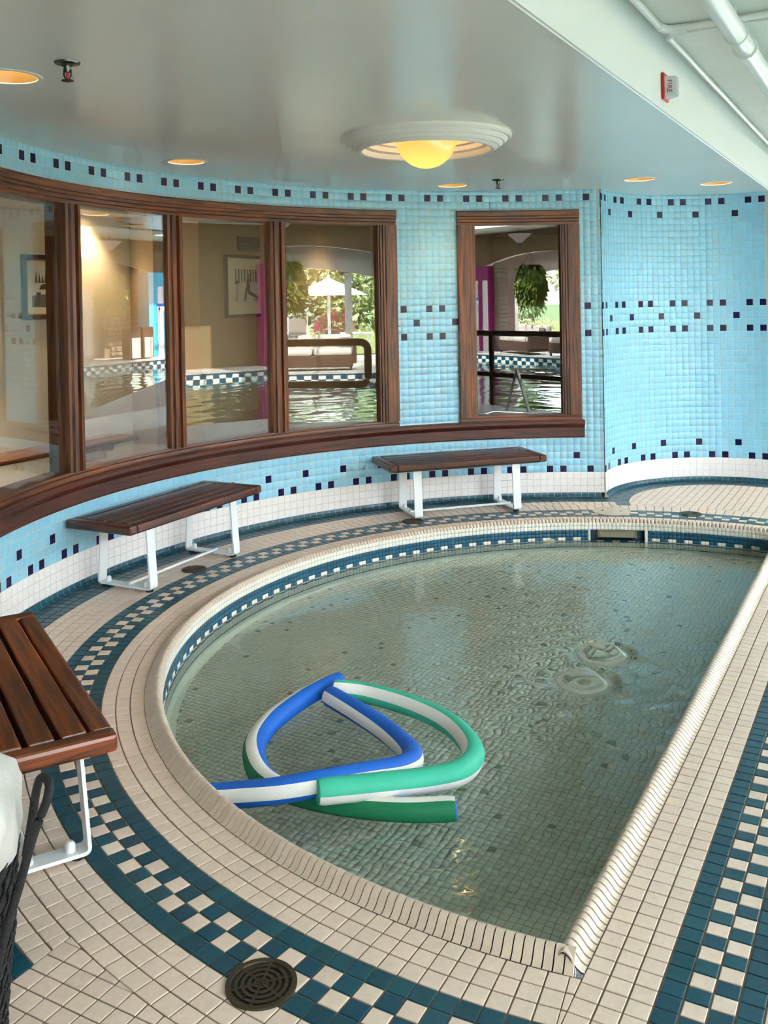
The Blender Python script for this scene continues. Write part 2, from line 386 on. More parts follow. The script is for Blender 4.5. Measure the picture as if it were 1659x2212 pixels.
def blocks_on_wall(cx, cy_, R, items, w, h, name, mat, parent, limit=300, dep=0.12, bev=0.035):
    """items: (az, zc, scale_h). the `limit` largest in view become objects, the rest one mesh"""
    V, F = tile_block(w, h, dep, bev)
    rec = []
    for (a, zc, sh) in items:
        ax = np.array([math.cos(a), -math.sin(a), 0]); ay = np.array([math.sin(a), math.cos(a), 0]); o = np.array([cx + R * math.sin(a), cy_ + R * math.cos(a), zc])
        c4 = np.array([o - ax * w / 2 - [0, 0, h * sh / 2], o + ax * w / 2 - [0, 0, h * sh / 2], o + ax * w / 2 + [0, 0, h * sh / 2], o - ax * w / 2 + [0, 0, h * sh / 2]])
        rec.append((in_view_area(c4), a, zc, sh, ax, ay, o))
    rec.sort(key=lambda q: -q[0])
    me = mesh_of(name, V, F, mat)
    nobj = 0
    rest = []
    for q in rec:
        j = np.random.uniform(-1, 1, 3) * (0.0022, 0.0022, 0.003)
        if nobj < limit and q[0] > 55 and q[3] == 1:
            o = link(name, me, parent, q[6] + q[5] * j[2], (j[0], 0, -q[1] + j[1])); nobj += 1
        else:
            X = V[:, 0:1] * q[4] + (V[:, 1:2] + j[2] + V[:, 0:1] * j[1] + V[:, 2:3] * j[0]) * q[5] + V[:, 2:3] * q[3] * np.array([0, 0, 1]) + q[6]
            rest.append(X)
    if rest: big_mesh(name + 's', np.array(rest), F, mat, parent, np.random.rand(len(rest)))
    return nobj
def poly_block(poly, ztop, dep=0.12, gap=0.046, bev=0.028):
    P = np.array(poly, float); c = P.mean(0); n = len(P)
    def shrink(d):
        out = []
        for p in P:
            v = p - c; L = np.linalg.norm(v); out.append(c + v * max(0.1, 1 - d * 1.35 / max(L, 1e-6)))
        return np.array(out)
    a = shrink(gap); b = shrink(gap + bev)
    V = [(p[0], p[1], ztop - dep) for p in a] + [(p[0], p[1], ztop - bev * .6) for p in a] + [(p[0], p[1], ztop) for p in b]
    F = []
    for k in (0, n):
        for i in range(n):
            j = (i + 1) % n; F.append((k + i, k + j, k + n + j, k + n + i))
    F.append(tuple(range(2 * n, 3 * n)))
    return V, F
def clip(poly, nrm, off, keep_less=True):
    out = []; n = len(poly); s = 1 if keep_less else -1
    for i in range(n):
        a, b = poly[i], poly[(i + 1) % n]
        da = s * (a[0] * nrm[0] + a[1] * nrm[1] - off); db = s * (b[0] * nrm[0] + b[1] * nrm[1] - off)
        if da <= 0: out.append(a)
        if (da < 0 < db) or (db < 0 < da):
            t = da / (da - db); out.append((a[0] + (b[0] - a[0]) * t, a[1] + (b[1] - a[1]) * t))
    return out
def parea(p):
    return 0.5 * abs(sum(p[i][0] * p[(i + 1) % len(p)][1] - p[(i + 1) % len(p)][0] * p[i][1] for i in range(len(p))))
def floor_tiles(polys, ztop, name, mat, parent, limit=300, minarea=55, dep=0.12, gap=0.046, bev=0.028):
    rec = []
    for p in polys:
        if len(p) < 3 or parea(p) < 0.04: continue
        rec.append((in_view_area(np.array([(q[0], q[1], ztop) for q in p])), p))
    rec.sort(key=lambda q: -q[0])
    rest = MB(); k = 0
    for ar, p in rec:
        zt = ztop + random.uniform(-0.006, 0.006)
        c = np.mean(np.array(p), 0)
        if k < limit and ar > minarea:
            V, F = poly_block([(q[0] - c[0], q[1] - c[1]) for q in p], 0, dep, gap, bev)
            link(name, mesh_of(name, V, F, mat), parent, (c[0], c[1], zt), (random.uniform(-.004, .004), random.uniform(-.004, .004), 0)); k += 1
        else:
            V, F = poly_block(p, zt, dep, gap, bev); rest.add(V, F, 0, None, random.random() * .999 + .0005)
    if rest.f: rest.build(name + 's', mat, parent, kind='stuff')
    return k
# ================================================================== STRUCTURE
# ---- curved main wall with its window openings
AZ_L, AZ_R = azc(-129.5), azc(2.02)
HOLES = [(-116.5, -30.2, 9.2, 41.6), (-18.9, -1.9, 9.2, 41.6)]          # c0, c1, z0, z1 (tiles)
wall = root('wall_back', 'curved light blue tiled wall with dark navy accents round the pool')
mb = MB(); zs_ = [0, 9.2, 41.6, ZC + .1]
for k in range(-129, 2):
    for zi in range(3):
        if zi == 1 and any(h[0] < k < h[1] for h in HOLES): continue
        a0, a1 = azc(k - .5), azc(k + .5)
        for R, sgn, m in ((RW + .014, 0, 0), (RW + 2.6, 1, 1)):
            q = [rad(a0, R, zs_[zi]), rad(a1, R, zs_[zi]), rad(a1, R, zs_[zi + 1]), rad(a0, R, zs_[zi + 1])]
            mb.add(q, [(0, 1, 2, 3)], m)
for (c0, c1, z0, z1) in [(-129.5, -129.5, 0, ZC)] + HOLES:                  # reveals and the wall's two ends
    for c in (c0, c1):
        a = azc(round(c - .5) + .5) if c != 2.02 else azc(1.5)
        mb.add([rad(a, RW + .07, z0), rad(a, RW + 2.6, z0), rad(a, RW + 2.6, z1), rad(a, RW + .07, z1)], [(0, 1, 2, 3)], 1)
mb.arc([(RW + .014, 0), (RW + .014, ZC)], azc(1.5), azc(2.06), 1, 0, (0, 0), closed=False)
mb.build('wall_core', [M['gwall'], M['cream_wall']], wall)
blue, navy, white = [], [], []
for c in range(-129, 2):
    for r in range(0, 45):
        z = (r + .5) * ZS
        if any(h[0] < c < h[1] and h[2] < z < h[3] for h in HOLES): continue
        sh = 1
        if r == 44: z = (44 * ZS + ZC) / 2; sh = (ZC - 44 * ZS) / ZS * .98
        it = (azc(c), z, sh)
        if r < 3: white.append(it)
        elif (r in (3, 23, 27, 43) and c % 6 in (0, 2)) or (r in (5, 25) and c % 6 == 4): navy.append(it)
        else: blue.append(it)
TW, TH = 0.968, 0.968 * ZS
cnt = {}
cnt['wb'] = blocks_on_wall(0, 0, RW, blue, TW, TH, 'blue_tile', M['blue'], wall)
cnt['wn'] = blocks_on_wall(0, 0, RW, navy, TW, TH, 'navy_tile', M['navy'], wall)
cnt['ww'] = blocks_on_wall(0, 0, RW, white, TW, TH, 'white_tile', M['white'], wall)
for nm, r0_, r1_ in (('white', 0, 3), ('blue', 3, 44)): blocks_on_wall(0, 0, RW, [(azc(1.77), (r + .5) * ZS, 1) for r in range(r0_, r1_)], .51, TH, nm + '_cut_tile', M[nm], wall, 0)
# ---- alcove wall
alc = root('wall_right', 'concave light blue tiled alcove wall in the far right corner')
mb = MB()
mb.arc([(R2 + .03, 0), (R2 + .03, ZC + .1)], B0 - 32.5 / R2, B0 + 1.0 / R2, 60, 0, AC, closed=False)
mb.build('wall_core', [M['gwall']], alc)
blue, navy, white = [], [], []
for n in range(-32, 1):
    for r in range(0, 45):
        z = (r + .5) * ZS; sh = 1
        if r == 44: z = (44 * ZS + ZC) / 2; sh = (ZC - 44 * ZS) / ZS * .98
        it = (B0 + n / R2, z, sh)
        if r < 3: white.append(it)
        elif (r in (3, 23, 27, 43) and n % 6 in (0, 4)) or (r in (5, 25, 41) and n % 6 == 2): navy.append(it)
        else: blue.append(it)
blocks_on_wall(AC[0], AC[1], R2, blue, TW, TH, 'blue_tile', M['blue'], alc)
blocks_on_wall(AC[0], AC[1], R2, navy, TW, TH, 'navy_tile', M['navy'], alc)
blocks_on_wall(AC[0], AC[1], R2, white, TW, TH, 'white_tile', M['white'], alc)
# ---- coved teal base of both walls
def cove(name, c, R, a0, a1, label, lim=300):
    rt = root(name, label)
    prof = [(R - .02, .0), (R - .06, -.25), (R - .14, -.45), (R - .28, -.62), (R - .45, ZF + .03)]
    mb = MB(); mb.arc([(p[0] + .04, p[1] - .02) for p in prof] + [(R + .3, ZF - .05), (R + .3, 0)], a0, a1, 90, 0, c); mb.build('base_bed', M['gwall'], rt)
    n = int(round((a1 - a0) * R)); da = (a1 - a0) / n; rec = []
    V = []
    for s_ in (-1, 1):
        for (r_, z) in prof: V.append((s_ * .475, r_ - R, z))
    L = len(prof); F = [(i, i + 1, L + i + 1, L + i) for i in range(L - 1)]
    me = mesh_of('cove_tile', V, F, M['teal']); me.polygons.foreach_set('use_smooth', [True] * len(me.polygons))
    for k in range(n):
        a = a0 + (k + .5) * da; o = (c[0] + R * math.sin(a), c[1] + R * math.cos(a), 0)
        rec.append((in_view_area(np.array([rad(a - da / 2, R, 0), rad(a + da / 2, R, 0), rad(a + da / 2, R - .4, ZF), rad(a - da / 2, R - .4, ZF)]) + np.array([c[0], c[1], 0])), a, o))
    for ar, a, o in rec: link('cove_tile', me, rt, o, (0, 0, -a))
cove('baseboard_back', (0, 0), RW, AZ_L, azc(1.6), 'teal coved tile base of the curved wall')
cove('baseboard_right', AC, R2, B0 - 32.2 / R2, B0 + 1.4 / R2, 'teal coved tile base of the alcove wall')
# ---- floor
floor = root('floor', 'pool deck of cream and teal tiles with a checkered ring')
mb = MB()
mb.arc([(COP - .1, ZF - .06), (130, ZF - .06)], -PI, PI, 180, 0, (0, 0), closed=False)
fm = mb.build('grout_bed', M['gfloor'], floor)
# cut the grout ring along the straight pool edge: the hall side gets its own bed
bm = bmesh.new(); bm.from_mesh(fm.data)
bmesh.ops.bisect_plane(bm, geom=bm.verts[:] + bm.edges[:] + bm.faces[:], plane_co=Vector((NN[0] * N0 * U, NN[1] * N0 * U, 0)), plane_no=Vector((NN[0], NN[1], 0)), clear_outer=True)
bm.to_mesh(fm.data); bm.free()
mb = MB(); mb.add([st(-140, N0 - .02, ZF - .06), st(150, N0 - .02, ZF - .06), st(150, 20, ZF - .06), st(-140, 20, ZF - .06)], [(0, 1, 2, 3)]); mb.build('grout_bed', M['gfloor'], floor)
def ring(r0, r1, a0, a1): return [rad(a0, r0)[:2], rad(a0, r1)[:2], rad(a1, r1)[:2], rad(a1, r0)[:2]]
cream, teal, chk_c, chk_t = [], [], [], []
NT = 284; dA = 2 * PI / NT
rows = [('c', COP), ('c', COP + G), ('c', COP + 2 * G), ('t', BIN), ('ki', BIN + G), ('ko', BIN + 2 * G), ('t', BIN + 3 * G), ('c', BOUT), ('c', BOUT + G), ('c', BOUT + 2 * G)]
for kind, r0 in rows:
    for k in range(NT):
        a = (k + .3) * dA
        p = clip(ring(r0, r0 + G, a - dA / 2, a + dA / 2), NN, N0)
        if len(p) < 3: continue
        if kind == 'c': cream.append(p)
        elif kind == 't': teal.append(p)
        else:
            (chk_c if (k % 2 == (1 if kind == 'ko' else 0)) else chk_t).append(p)
NO = 340; dO = 2 * PI / NO; A_ALC = math.radians(9.6)
for i, kind in enumerate('ccttt'):
    r0 = JT + i * G
    for k in range(NO):
        a = -PI + (k + .5) * dO
        if a > A_ALC or a < -2.9: continue
        p = ring(r0, r0 + G, a - dO / 2, min(a + dO / 2, A_ALC))
        p = clip(p, NN, NCUT) if EE @ np.mean(np.array(p), 0) < -20 else p
        if len(p) >= 3: (cream if kind == 'c' else teal).append(p)
# alcove teal band
NA = 104; dAl = 2 * PI / NA
for i in range(3):
    r1 = R2 - .25 - i * G
    for k in range(NA):
        b = B0 + (1.6 / R2) - (k + .5) * dAl
        if b < B0 - 40 / R2: break
        p = [(AC[0] + x, AC[1] + y) for x, y in ring(r1 - G, r1, b - dAl / 2, b + dAl / 2)]
        c = np.mean(np.array(p), 0); d = c / np.linalg.norm(c)
        p = clip(p, d, JT, False); ang = math.atan2(c[0], c[1])
        if len(p) >= 3 and ang > A_ALC - .02: teal.append(p)
RA = R2 - .25 - 3 * G
def grid_field(s0, s1, n0, n1, ps, pn, test, cutters):
    out = []
    for i in range(int((s1 - s0) / ps) + 1):
        for j in range(int((n1 - n0) / pn) + 1):
            s, n = s0 + i * ps, n0 + j * pn
            p = [st(s, n)[:2], st(s + ps, n)[:2], st(s + ps, n + pn)[:2], st(s, n + pn)[:2]]
            if not test(p): continue
            for f in cutters: p = f(p) if len(p) >= 3 else p
            if len(p) >= 3: out.append(p)
    return out
def cut_JT(p):
    c = np.mean(np.array(p), 0); return clip(p, c / np.linalg.norm(c), JT, False)
def cut_RA(p):
    c = np.mean(np.array(p), 0) - AC; d = c / np.linalg.norm(c); return clip(p, d, RA + AC @ d, True)
near = lambda p: np.linalg.norm(np.mean(np.array(p), 0)) > JT - 1.0
cream += grid_field(30, 80, -30, N0, .97, 1.05, lambda p: near(p) and np.linalg.norm(np.mean(np.array(p), 0) - AC) < RA + 1.0 and math.atan2(*np.mean(np.array(p), 0)) > A_ALC - .06, [cut_JT, cut_RA, lambda p: clip(p, NN, N0)])
cream += grid_field(-53.04 - 1.0 * 50, -30, NCUT, N0, 1.0, 1.066, lambda p: near(p), [cut_JT, lambda p: clip(p, NN, N0)])
# straight deck beyond the pool's straight edge
PS = 0.97; GS = 1.053
for i, kind in enumerate('ccctkKtcccc'):
    n = N0 + i * GS
    for k in range(-62, 92):
        s = -33.29 + PS * k
        p = [st(s - PS / 2, n)[:2], st(s + PS / 2, n)[:2], st(s + PS / 2, n + GS)[:2], st(s - PS / 2, n + GS)[:2]]
        if kind == 'c': cream.append(p)
        elif kind == 't': teal.append(p)
        else: (chk_c if (k % 2 == (0 if kind == 'k' else 1)) else chk_t).append(p)
cnt['fc'] = floor_tiles(cream + chk_c, ZF, 'cream_tile', M['cream'], floor)
cnt['ft'] = floor_tiles(teal + chk_t, ZF, 'teal_tile', M['teal'], floor)
A_SK = 0.147; SKH = .0873; SKA = (A_SK - SKH, A_SK + SKH)
# ---- pool
pool = root('pool', 'half-round shallow pool with rolled cream coping')
CP = [(0, 0), (.14, .02), (.32, .14), (.5, .36), (.68, .55), (.88, .66), (1.06, .64), (1.2, .5), (1.3, .34), (1.34, .24)]   # inward, up from the deck
WTOP = ZF + .24; RH = 0.485
CB = []                                                                # bed profile just under the coping tiles
for i, (d, z) in enumerate(CP):
    a, b = CP[max(i - 1, 0)], CP[min(i + 1, len(CP) - 1)]; tx, tz = b[0] - a[0], b[1] - a[1]; l = math.hypot(tx, tz)
    CB.append((d + tz / l * .07, z - tx / l * .07))
mb = MB()
mb.arc([(COP - d, ZF + z) for d, z in CB] + [(RIN + .07, WTOP - 2 * RH)], -PI, PI, 220, 0, (0, 0), closed=False)
for a0_, a1_, zt_ in ((-PI, SKA[0], WTOP - 2 * RH), (SKA[1], PI, WTOP - 2 * RH), (SKA[0], SKA[1], WTOP - 5 * RH)):
    mb.arc([(RIN + .07, zt_), (RIN + .07, ZPOOL - .1)], a0_, a1_, max(8, int((a1_ - a0_) * 36)), 0, (0, 0), closed=False)
pm = mb.build('pool_shell', [M['gcop']], pool)
bm = bmesh.new(); bm.from_mesh(pm.data)
bmesh.ops.bisect_plane(bm, geom=bm.verts[:] + bm.edges[:] + bm.faces[:], plane_co=Vector((NN[0], NN[1], 0)) * (N0 - .75) * U, plane_no=Vector((NN[0], NN[1], 0)), clear_outer=True)
bm.to_mesh(pm.data); bm.free()
SL = math.sqrt(COP ** 2 - N0 ** 2) - .35
mb = MB(); prof = [(N0 - d, ZF + z) for d, z in CB] + [(N0 - 1.27, ZPOOL - .1)]
for (n1_, z1_), (n2_, z2_) in zip(prof[:-1], prof[1:]): mb.add([st(-SL, n1_, z1_), st(SL, n1_, z1_), st(SL, n2_, z2_), st(-SL, n2_, z2_)], [(0, 1, 2, 3)])
bm = None
mb.build('pool_edge_bed', M['gcop'], pool)
mb = MB(); mb.arc([(0.01, ZPOOL - .06), (RIN + .3, ZPOOL - .06)], -PI, PI, 120, 0, (0, 0), closed=False); mb.build('pool_bed', M['gpool'], pool)
# coping strips
def strip_block(w):
    V = []
    for s_ in (-1, 1):
        for d, z in CP: V.append((s_ * w / 2, -d, z))
    for s_ in (-1, 1):
        for d, z in CB: V.append((s_ * w / 2, -d, z))
    L = len(CP); F = []
    for i in range(L - 1):
        F.append((i, i + 1, L + i + 1, L + i)); F.append((2 * L + i, 2 * L + i + 1, i + 1, i)); F.append((L + i, L + i + 1, 3 * L + i + 1, 3 * L + i))
    return np.array(V), F
rec = []
NC = 568; dC = 2 * PI / NC
for k in range(NC):
    a = -PI + (k + .5 + .3) * dC; p = np.array(rad(a, COP - .65)[:2])
    if p @ NN > N0 - .62: continue
    rec.append(((*rad(a, COP)[:2],), -a, np.array([(*rad(a + s_ * dC / 2, COP - d)[:2], ZF + .4) for s_, d in ((-1, 0), (1, 0), (1, 1.3), (-1, 1.3))])))
for k in range(-100, 101):
    s = k * .52; p = EE * s + NN * (N0 - .65)
    if np.linalg.norm(p) > COP - .62: continue
    q = st(s, N0)
    rec.append((q[:2], -math.atan2(NN[0], NN[1]), np.array([(*st(s + s_ * .26, N0 - d)[:2], ZF + .4) for s_, d in ((-1, 0), (1, 0), (1, 1.3), (-1, 1.3))])))
SV, SF = strip_block(.405); me = mesh_of('coping_tile', SV, SF, M['cop'])
me.polygons.foreach_set('use_smooth', [True] * len(me.polygons)); me.set_sharp_from_angle(angle=math.radians(50))
rec.sort(key=lambda q: -in_view_area(q[2])); rest = []
for i, (o, rz, c4) in enumerate(rec):
    if i < 300 and in_view_area(c4) > 0: link('coping_tile', me, pool, (o[0], o[1], ZF), (0, 0, rz))
    else:
        c_, s_ = math.cos(rz), math.sin(rz); X = SV.copy(); X[:, 0] = SV[:, 0] * c_ - SV[:, 1] * s_ + o[0]; X[:, 1] = SV[:, 0] * s_ + SV[:, 1] * c_ + o[1]; X[:, 2] += ZF; rest.append(X)
if rest: big_mesh('coping_tiles', np.array(rest), SF, M['cop'], pool, np.random.rand(len(rest)))
# mosaic of the pool wall
NW = 528; dW = 2 * PI / NW; A_SK = 0.147; SKH = .0873
SKA = (A_SK - SKH, A_SK + SKH)
pw, ptl, pp = [], [], []
WALLN = N0 - 1.34
for k in range(NW):
    a = -PI + (k + .5) * dW
    if np.array(rad(a, RIN)[:2]) @ NN > WALLN: continue
    for r in range(0, 13):
        z = WTOP - (r + .5) * RH
        if SKA[0] < a < SKA[1] and 2 <= r <= 4: continue
        if r >= 11: continue
        ph = (k - 1) % 4
        if r < 2: pw.append((a, z, 1))
        elif r in (2, 3, 6): ptl.append((a, z, 1))
        elif r == 4: (pw if ph in (0, 1) else ptl).append((a, z, 1))
        elif r == 5: (pw if ph in (2, 3) else ptl).append((a, z, 1))
        else: pp.append((a, z, 1))
for s_k in range(-88, 89):                                                  # the straight side, faced inward
    pass
MW, MH = .47, .455
def mosaic(items, nm, mat, lim):
    blocks_on_wall(0, 0, RIN, items, MW, MH, nm, mat, pool, lim, .08, .03)
mosaic(pw, 'white_mosaic_tile', M['pwhite'], 150); mosaic(ptl, 'teal_mosaic_tile', M['pteal'], 150); mosaic(pp, 'pale_mosaic_tile', M['pfloor'], 0)
V, F = tile_block(MW, MH, .08, .03); W_, T_, P_ = [], [], []
ay = np.array([NN[0], NN[1], 0]); ax = np.array([-EE[0], -EE[1], 0]) * -1
for k in range(-86, 87):
    s = k * .5; o = np.array(st(s, WALLN))
    if np.linalg.norm(o[:2]) > RIN + .2: continue
    for r in range(0, 11):
        z = WTOP - (r + .5) * RH; ph = k % 4
        X = V[:, 0:1] * ax + V[:, 1:2] * ay + V[:, 2:3] * np.array([0, 0, 1]) + o + [0, 0, z]
        (W_ if r < 2 or (r == 4 and ph in (0, 1)) or (r == 5 and ph in (2, 3)) else T_ if r < 7 else P_).append(X)
for L_, nm, mt in ((W_, 'white_mosaic_tiles', 'pwhite'), (T_, 'teal_mosaic_tiles', 'pteal'), (P_, 'pale_mosaic_tiles', 'pfloor')):
    big_mesh(nm, np.array(L_), F, M[mt], pool, np.random.rand(len(L_)))
# cove between wall and floor, and the floor mosaic
mb = MB(); mb.arc([(RIN + .02, ZPOOL + 1.0), (RIN - .06, ZPOOL + .6), (RIN - .25, ZPOOL + .3), (RIN - .55, ZPOOL + .08), (RIN - .9, ZPOOL)], -PI, PI, 260, 0, (0, 0), closed=False)
cv = mb.build('cove_strip', M['pfloor'], pool, True)
bm = bmesh.new(); bm.from_mesh(cv.data)
bmesh.ops.bisect_plane(bm, geom=bm.verts[:] + bm.edges[:] + bm.faces[:], plane_co=Vector((NN[0], NN[1], 0)) * WALLN * U, plane_no=Vector((NN[0], NN[1], 0)), clear_outer=True); bm.to_mesh(cv.data); bm.free()
PP = .5; f1, f2 = [], []
for i in range(-90, 91):
    for j in range(-100, 12):
        s, n = (i + .5) * PP, WALLN - .25 + j * PP
        o = np.array(st(s, n, ZPOOL))
        if np.linalg.norm(o[:2]) > RIN - .75 or n > WALLN: continue
        c4 = np.array([st(s - .24, n - .24, ZPOOL), st(s + .24, n - .24, ZPOOL), st(s + .24, n + .24, ZPOOL), st(s - .24, n + .24, ZPOOL)])
        rec_ = (in_view_area(c4), o)
        (f2 if random.random() < .011 else f1).append(rec_)
e_ = .236; TV = np.array([(-e_, -e_, -.06), (e_, -e_, -.06), (e_, e_, -.06), (-e_, e_, -.06), (-e_, -e_, 0), (e_, -e_, 0), (e_, e_, 0), (-e_, e_, 0)])
TF = [(4, 5, 6, 7), (0, 1, 5, 4), (1, 2, 6, 5), (2, 3, 7, 6), (3, 0, 4, 7)]
for L_, nm, mt, lim in ((f1, 'floor_mosaic_tile', 'pfloor', 300), (f2, 'dark_mosaic_tile', 'pdark', 300)):
    L_.sort(key=lambda q: -q[0]); me = mesh_of(nm, TV, TF, M[mt]); rest = []
    c_, s_ = math.cos(HROT), math.sin(HROT)
    for i, (ar, o) in enumerate(L_):
        if i < lim and ar > 60: link(nm, me, pool, o, (0, 0, HROT))
        else:
            X = TV.copy(); X[:, 0] = TV[:, 0] * c_ - TV[:, 1] * s_ + o[0]; X[:, 1] = TV[:, 0] * s_ + TV[:, 1] * c_ + o[1]; X[:, 2] += o[2]; rest.append(X)
    if rest: big_mesh(nm + 's', np.array(rest), TF, M[mt], pool, np.random.rand(len(rest)))
# skimmer niche and wall fittings
sk = MB()
ao = (math.sin(A_SK), math.cos(A_SK)); ax_ = (math.cos(A_SK), -math.sin(A_SK))
def sk_box(u, d, z, du, dd, dz, mat=0, bev=0): sk.box((ao[0] * d + ax_[0] * u, ao[1] * d + ax_[1] * u, z), (du, dd, dz), mat, bev, rz=-A_SK)
z0, z1 = WTOP - 5 * RH, WTOP - 2 * RH; zc_ = (z0 + z1) / 2; hw = SKH * RIN
sk_box(0, RIN + 2.3, zc_, 2 * hw, .15, z1 - z0 + .4); sk_box(0, RIN + 1.2, z0 - .1, 2 * hw, 2.4, .15); sk_box(0, RIN + 1.2, z1 + .05, 2 * hw, 2.4, .1)
for s_ in (-1, 1): sk_box(s_ * (hw - .08), RIN + 1.2, zc_, .16, 2.4, z1 - z0 + .3)
sk.build('skimmer_niche', M['pteal'], pool, label='dark recessed skimmer niche')
sk = MB()
for s_ in (-1, 1): sk_box(s_ * (hw + .02), RIN - .02, zc_, .5, .22, z1 - z0 + .1, 0, .03)
sk.build('skimmer_frame', M['pwhite'], pool, label='white skimmer jambs')
sk = MB(); sk_box(0, RIN + .5, zc_ + .1, 2 * hw * .62, .15, .95, 0, .04); sk_box(0, RIN + .4, zc_ + .58, 2 * hw * .66, .3, .12); sk_box(-hw * .66, RIN + .4, zc_ + .1, .12, .3, 1.0); sk_box(hw * .66, RIN + .4, zc_ + .1, .12, .3, 1.0)
sk.build('skimmer_flap', plain('skimmer_flap_plastic', rgb(150, 140, 118), 0.5), pool, label='beige skimmer flap')
for a, z in ((-.058, ZWATER - .35), (.142, ZWATER - 1.3)):
    mb = MB(); mb.lathe([(0, -.1), (.3, -.1), (.34, .04), (.62, .03), (.66, -.02), (.66, -.2)], 24)
    o = mb.build('return_fitting', M['beige'], pool, True, label='round return inlet on the pool wall'); o.location = [q * U for q in rad(a, RIN - .1, z)]; o.rotation_euler = (PI / 2, 0, -a)
JETS = [(-4.7, 2.7), (-7.7, -3.4)]
for jx, jy in JETS:
    mb = MB(); mb.lathe([(0, .25), (.5, .22), (.9, .16), (1.25, .08), (1.3, 0), (1.3, -.1)], 28); o = mb.build('floor_inlet', M['pwhite'], pool, True, label='round white floor inlet under a bubbling jet'); dj_ = np.array([jx, jy]) - CAM[:2]; dj_ /= np.linalg.norm(dj_); o.location = ((jx + dj_[0] * 4.2) * U, (jy + dj_[1] * 4.2) * U, ZPOOL * U)
# ---- water of the pool
gs = .3; xs = np.arange(-RIN - 1, RIN + 1, gs); n_ = len(xs)
GX, GY = np.meshgrid(xs, xs, indexing='ij')
def fbm(X, Y, comps):
    z = np.zeros_like(X)
    for (l, a, th, ph) in comps: z += a * np.sin((X * math.cos(th) + Y * math.sin(th)) * 2 * PI / l + ph)
    return z
rs = np.random.RandomState(3)
small = [(rs.uniform(1.1, 2.6), rs.uniform(.6, 1), rs.uniform(0, 2 * PI), rs.uniform(0, 6)) for _ in range(14)]
large = [(rs.uniform(3, 8), rs.uniform(.6, 1), rs.uniform(0, 2 * PI), rs.uniform(0, 6)) for _ in range(10)]
sw = np.clip((GX * NN[0] + GY * NN[1] + 34) / 26, 0.02, 1)                   # calm on the left, lively towards the jets
dj = np.minimum(np.hypot(GX + 4.7, GY - 2.7), np.hypot(GX + 7.7, GY + 3.4))
act = sw * (.35 + .9 * np.exp(-(dj / 16) ** 2))
GZ = ZWATER + act * (.017 * fbm(GX, GY, small) + .022 * fbm(GX, GY, large)) * .5
for jx, jy in JETS:
    d = np.hypot(GX - jx, GY - jy)
    GZ += .8 * np.exp(-(d / 1.7) ** 4) - .2 * np.exp(-((d - 2.3) / .5) ** 2) + .04 * np.cos(d * 3.6) * np.exp(-np.abs(d - 2.5) / 2.2) * (d > 1.8)
keep = (np.hypot(GX, GY) < RIN + .6) & (GX * NN[0] + GY * NN[1] < WALLN + .5)
idx = np.arange(n_ * n_).reshape(n_, n_)
ok = keep[:-1, :-1] & keep[1:, :-1] & keep[1:, 1:] & keep[:-1, 1:]
Fq = np.stack([idx[:-1, :-1], idx[1:, :-1], idx[1:, 1:], idx[:-1, 1:]], -1)[ok]
used = np.unique(Fq); mp_ = -np.ones(n_ * n_, int); mp_[used] = np.arange(len(used))
VV = np.stack([GX, GY, GZ], -1).reshape(-1, 3)[used] * U; Fq = mp_[Fq]
me = bpy.data.meshes.new('water'); me.vertices.add(len(VV)); me.vertices.foreach_set('co', VV.reshape(-1)); me.loops.add(Fq.size); me.loops.foreach_set('vertex_index', Fq.reshape(-1).astype(np.int32))
me.polygons.add(len(Fq)); me.polygons.foreach_set('loop_start', (np.arange(len(Fq)) * 4).astype(np.int32)); me.update(calc_edges=True); me.polygons.foreach_set('use_smooth', [True] * len(Fq)); me.materials.append(M['water'])
wo = bpy.data.objects.new('water', me); C.objects.link(wo); wo['kind'] = 'structure'; wo['label'] = 'clear rippled pool water with two bubbling jets'
# ---- ceilings and beam
DL = [(-49.3, -16.9), (-45.6, 23.9), (-13.9, 50.9), (11.5, 48.0), (24.2, 54.6)]; DLC = (-74.0, 83.5)
MED = (-19.3, 10.6)
holes = [circle(x, y, 2.0, 28) for x, y in DL + [DLC, st(-6, -92)[:2], st(66, -70)[:2]]] + [circle(*MED, 7.6, 48)]
outer = [st(-150, -125)[:2], st(150, -125)[:2], st(150, NBEAM)[:2], st(-150, NBEAM)[:2]]
mb = plane_with_holes(outer, holes, lambda a, b: (a, b, ZC))
struct(mb.build('ceiling', M['ceil']), 'low glossy grey-white ceiling over the small pool')
mb = MB()
for z, m in ((0, 0),):
    a, b = st(-150, NBEAM), st(150, NBEAM); c_, d_ = st(150, NBEAM - 2), st(-150, NBEAM - 2)
    mb.add([(a[0], a[1], ZC - .0), (b[0], b[1], ZC - .0), (b[0], b[1], 51.7), (a[0], a[1], 51.7)], [(0, 1, 2, 3)])
    e0, e1 = st(-150, NBEAM - .25), st(150, NBEAM - .25)
    mb.add([(a[0], a[1], ZC + .12), (b[0], b[1], ZC + .12), (e1[0], e1[1], ZC - .06), (e0[0], e0[1], ZC - .06)], [(0, 1, 2, 3)])
struct(mb.build('ceiling_beam', M['beam']), 'deep white beam face between the low ceiling and the tall hall')
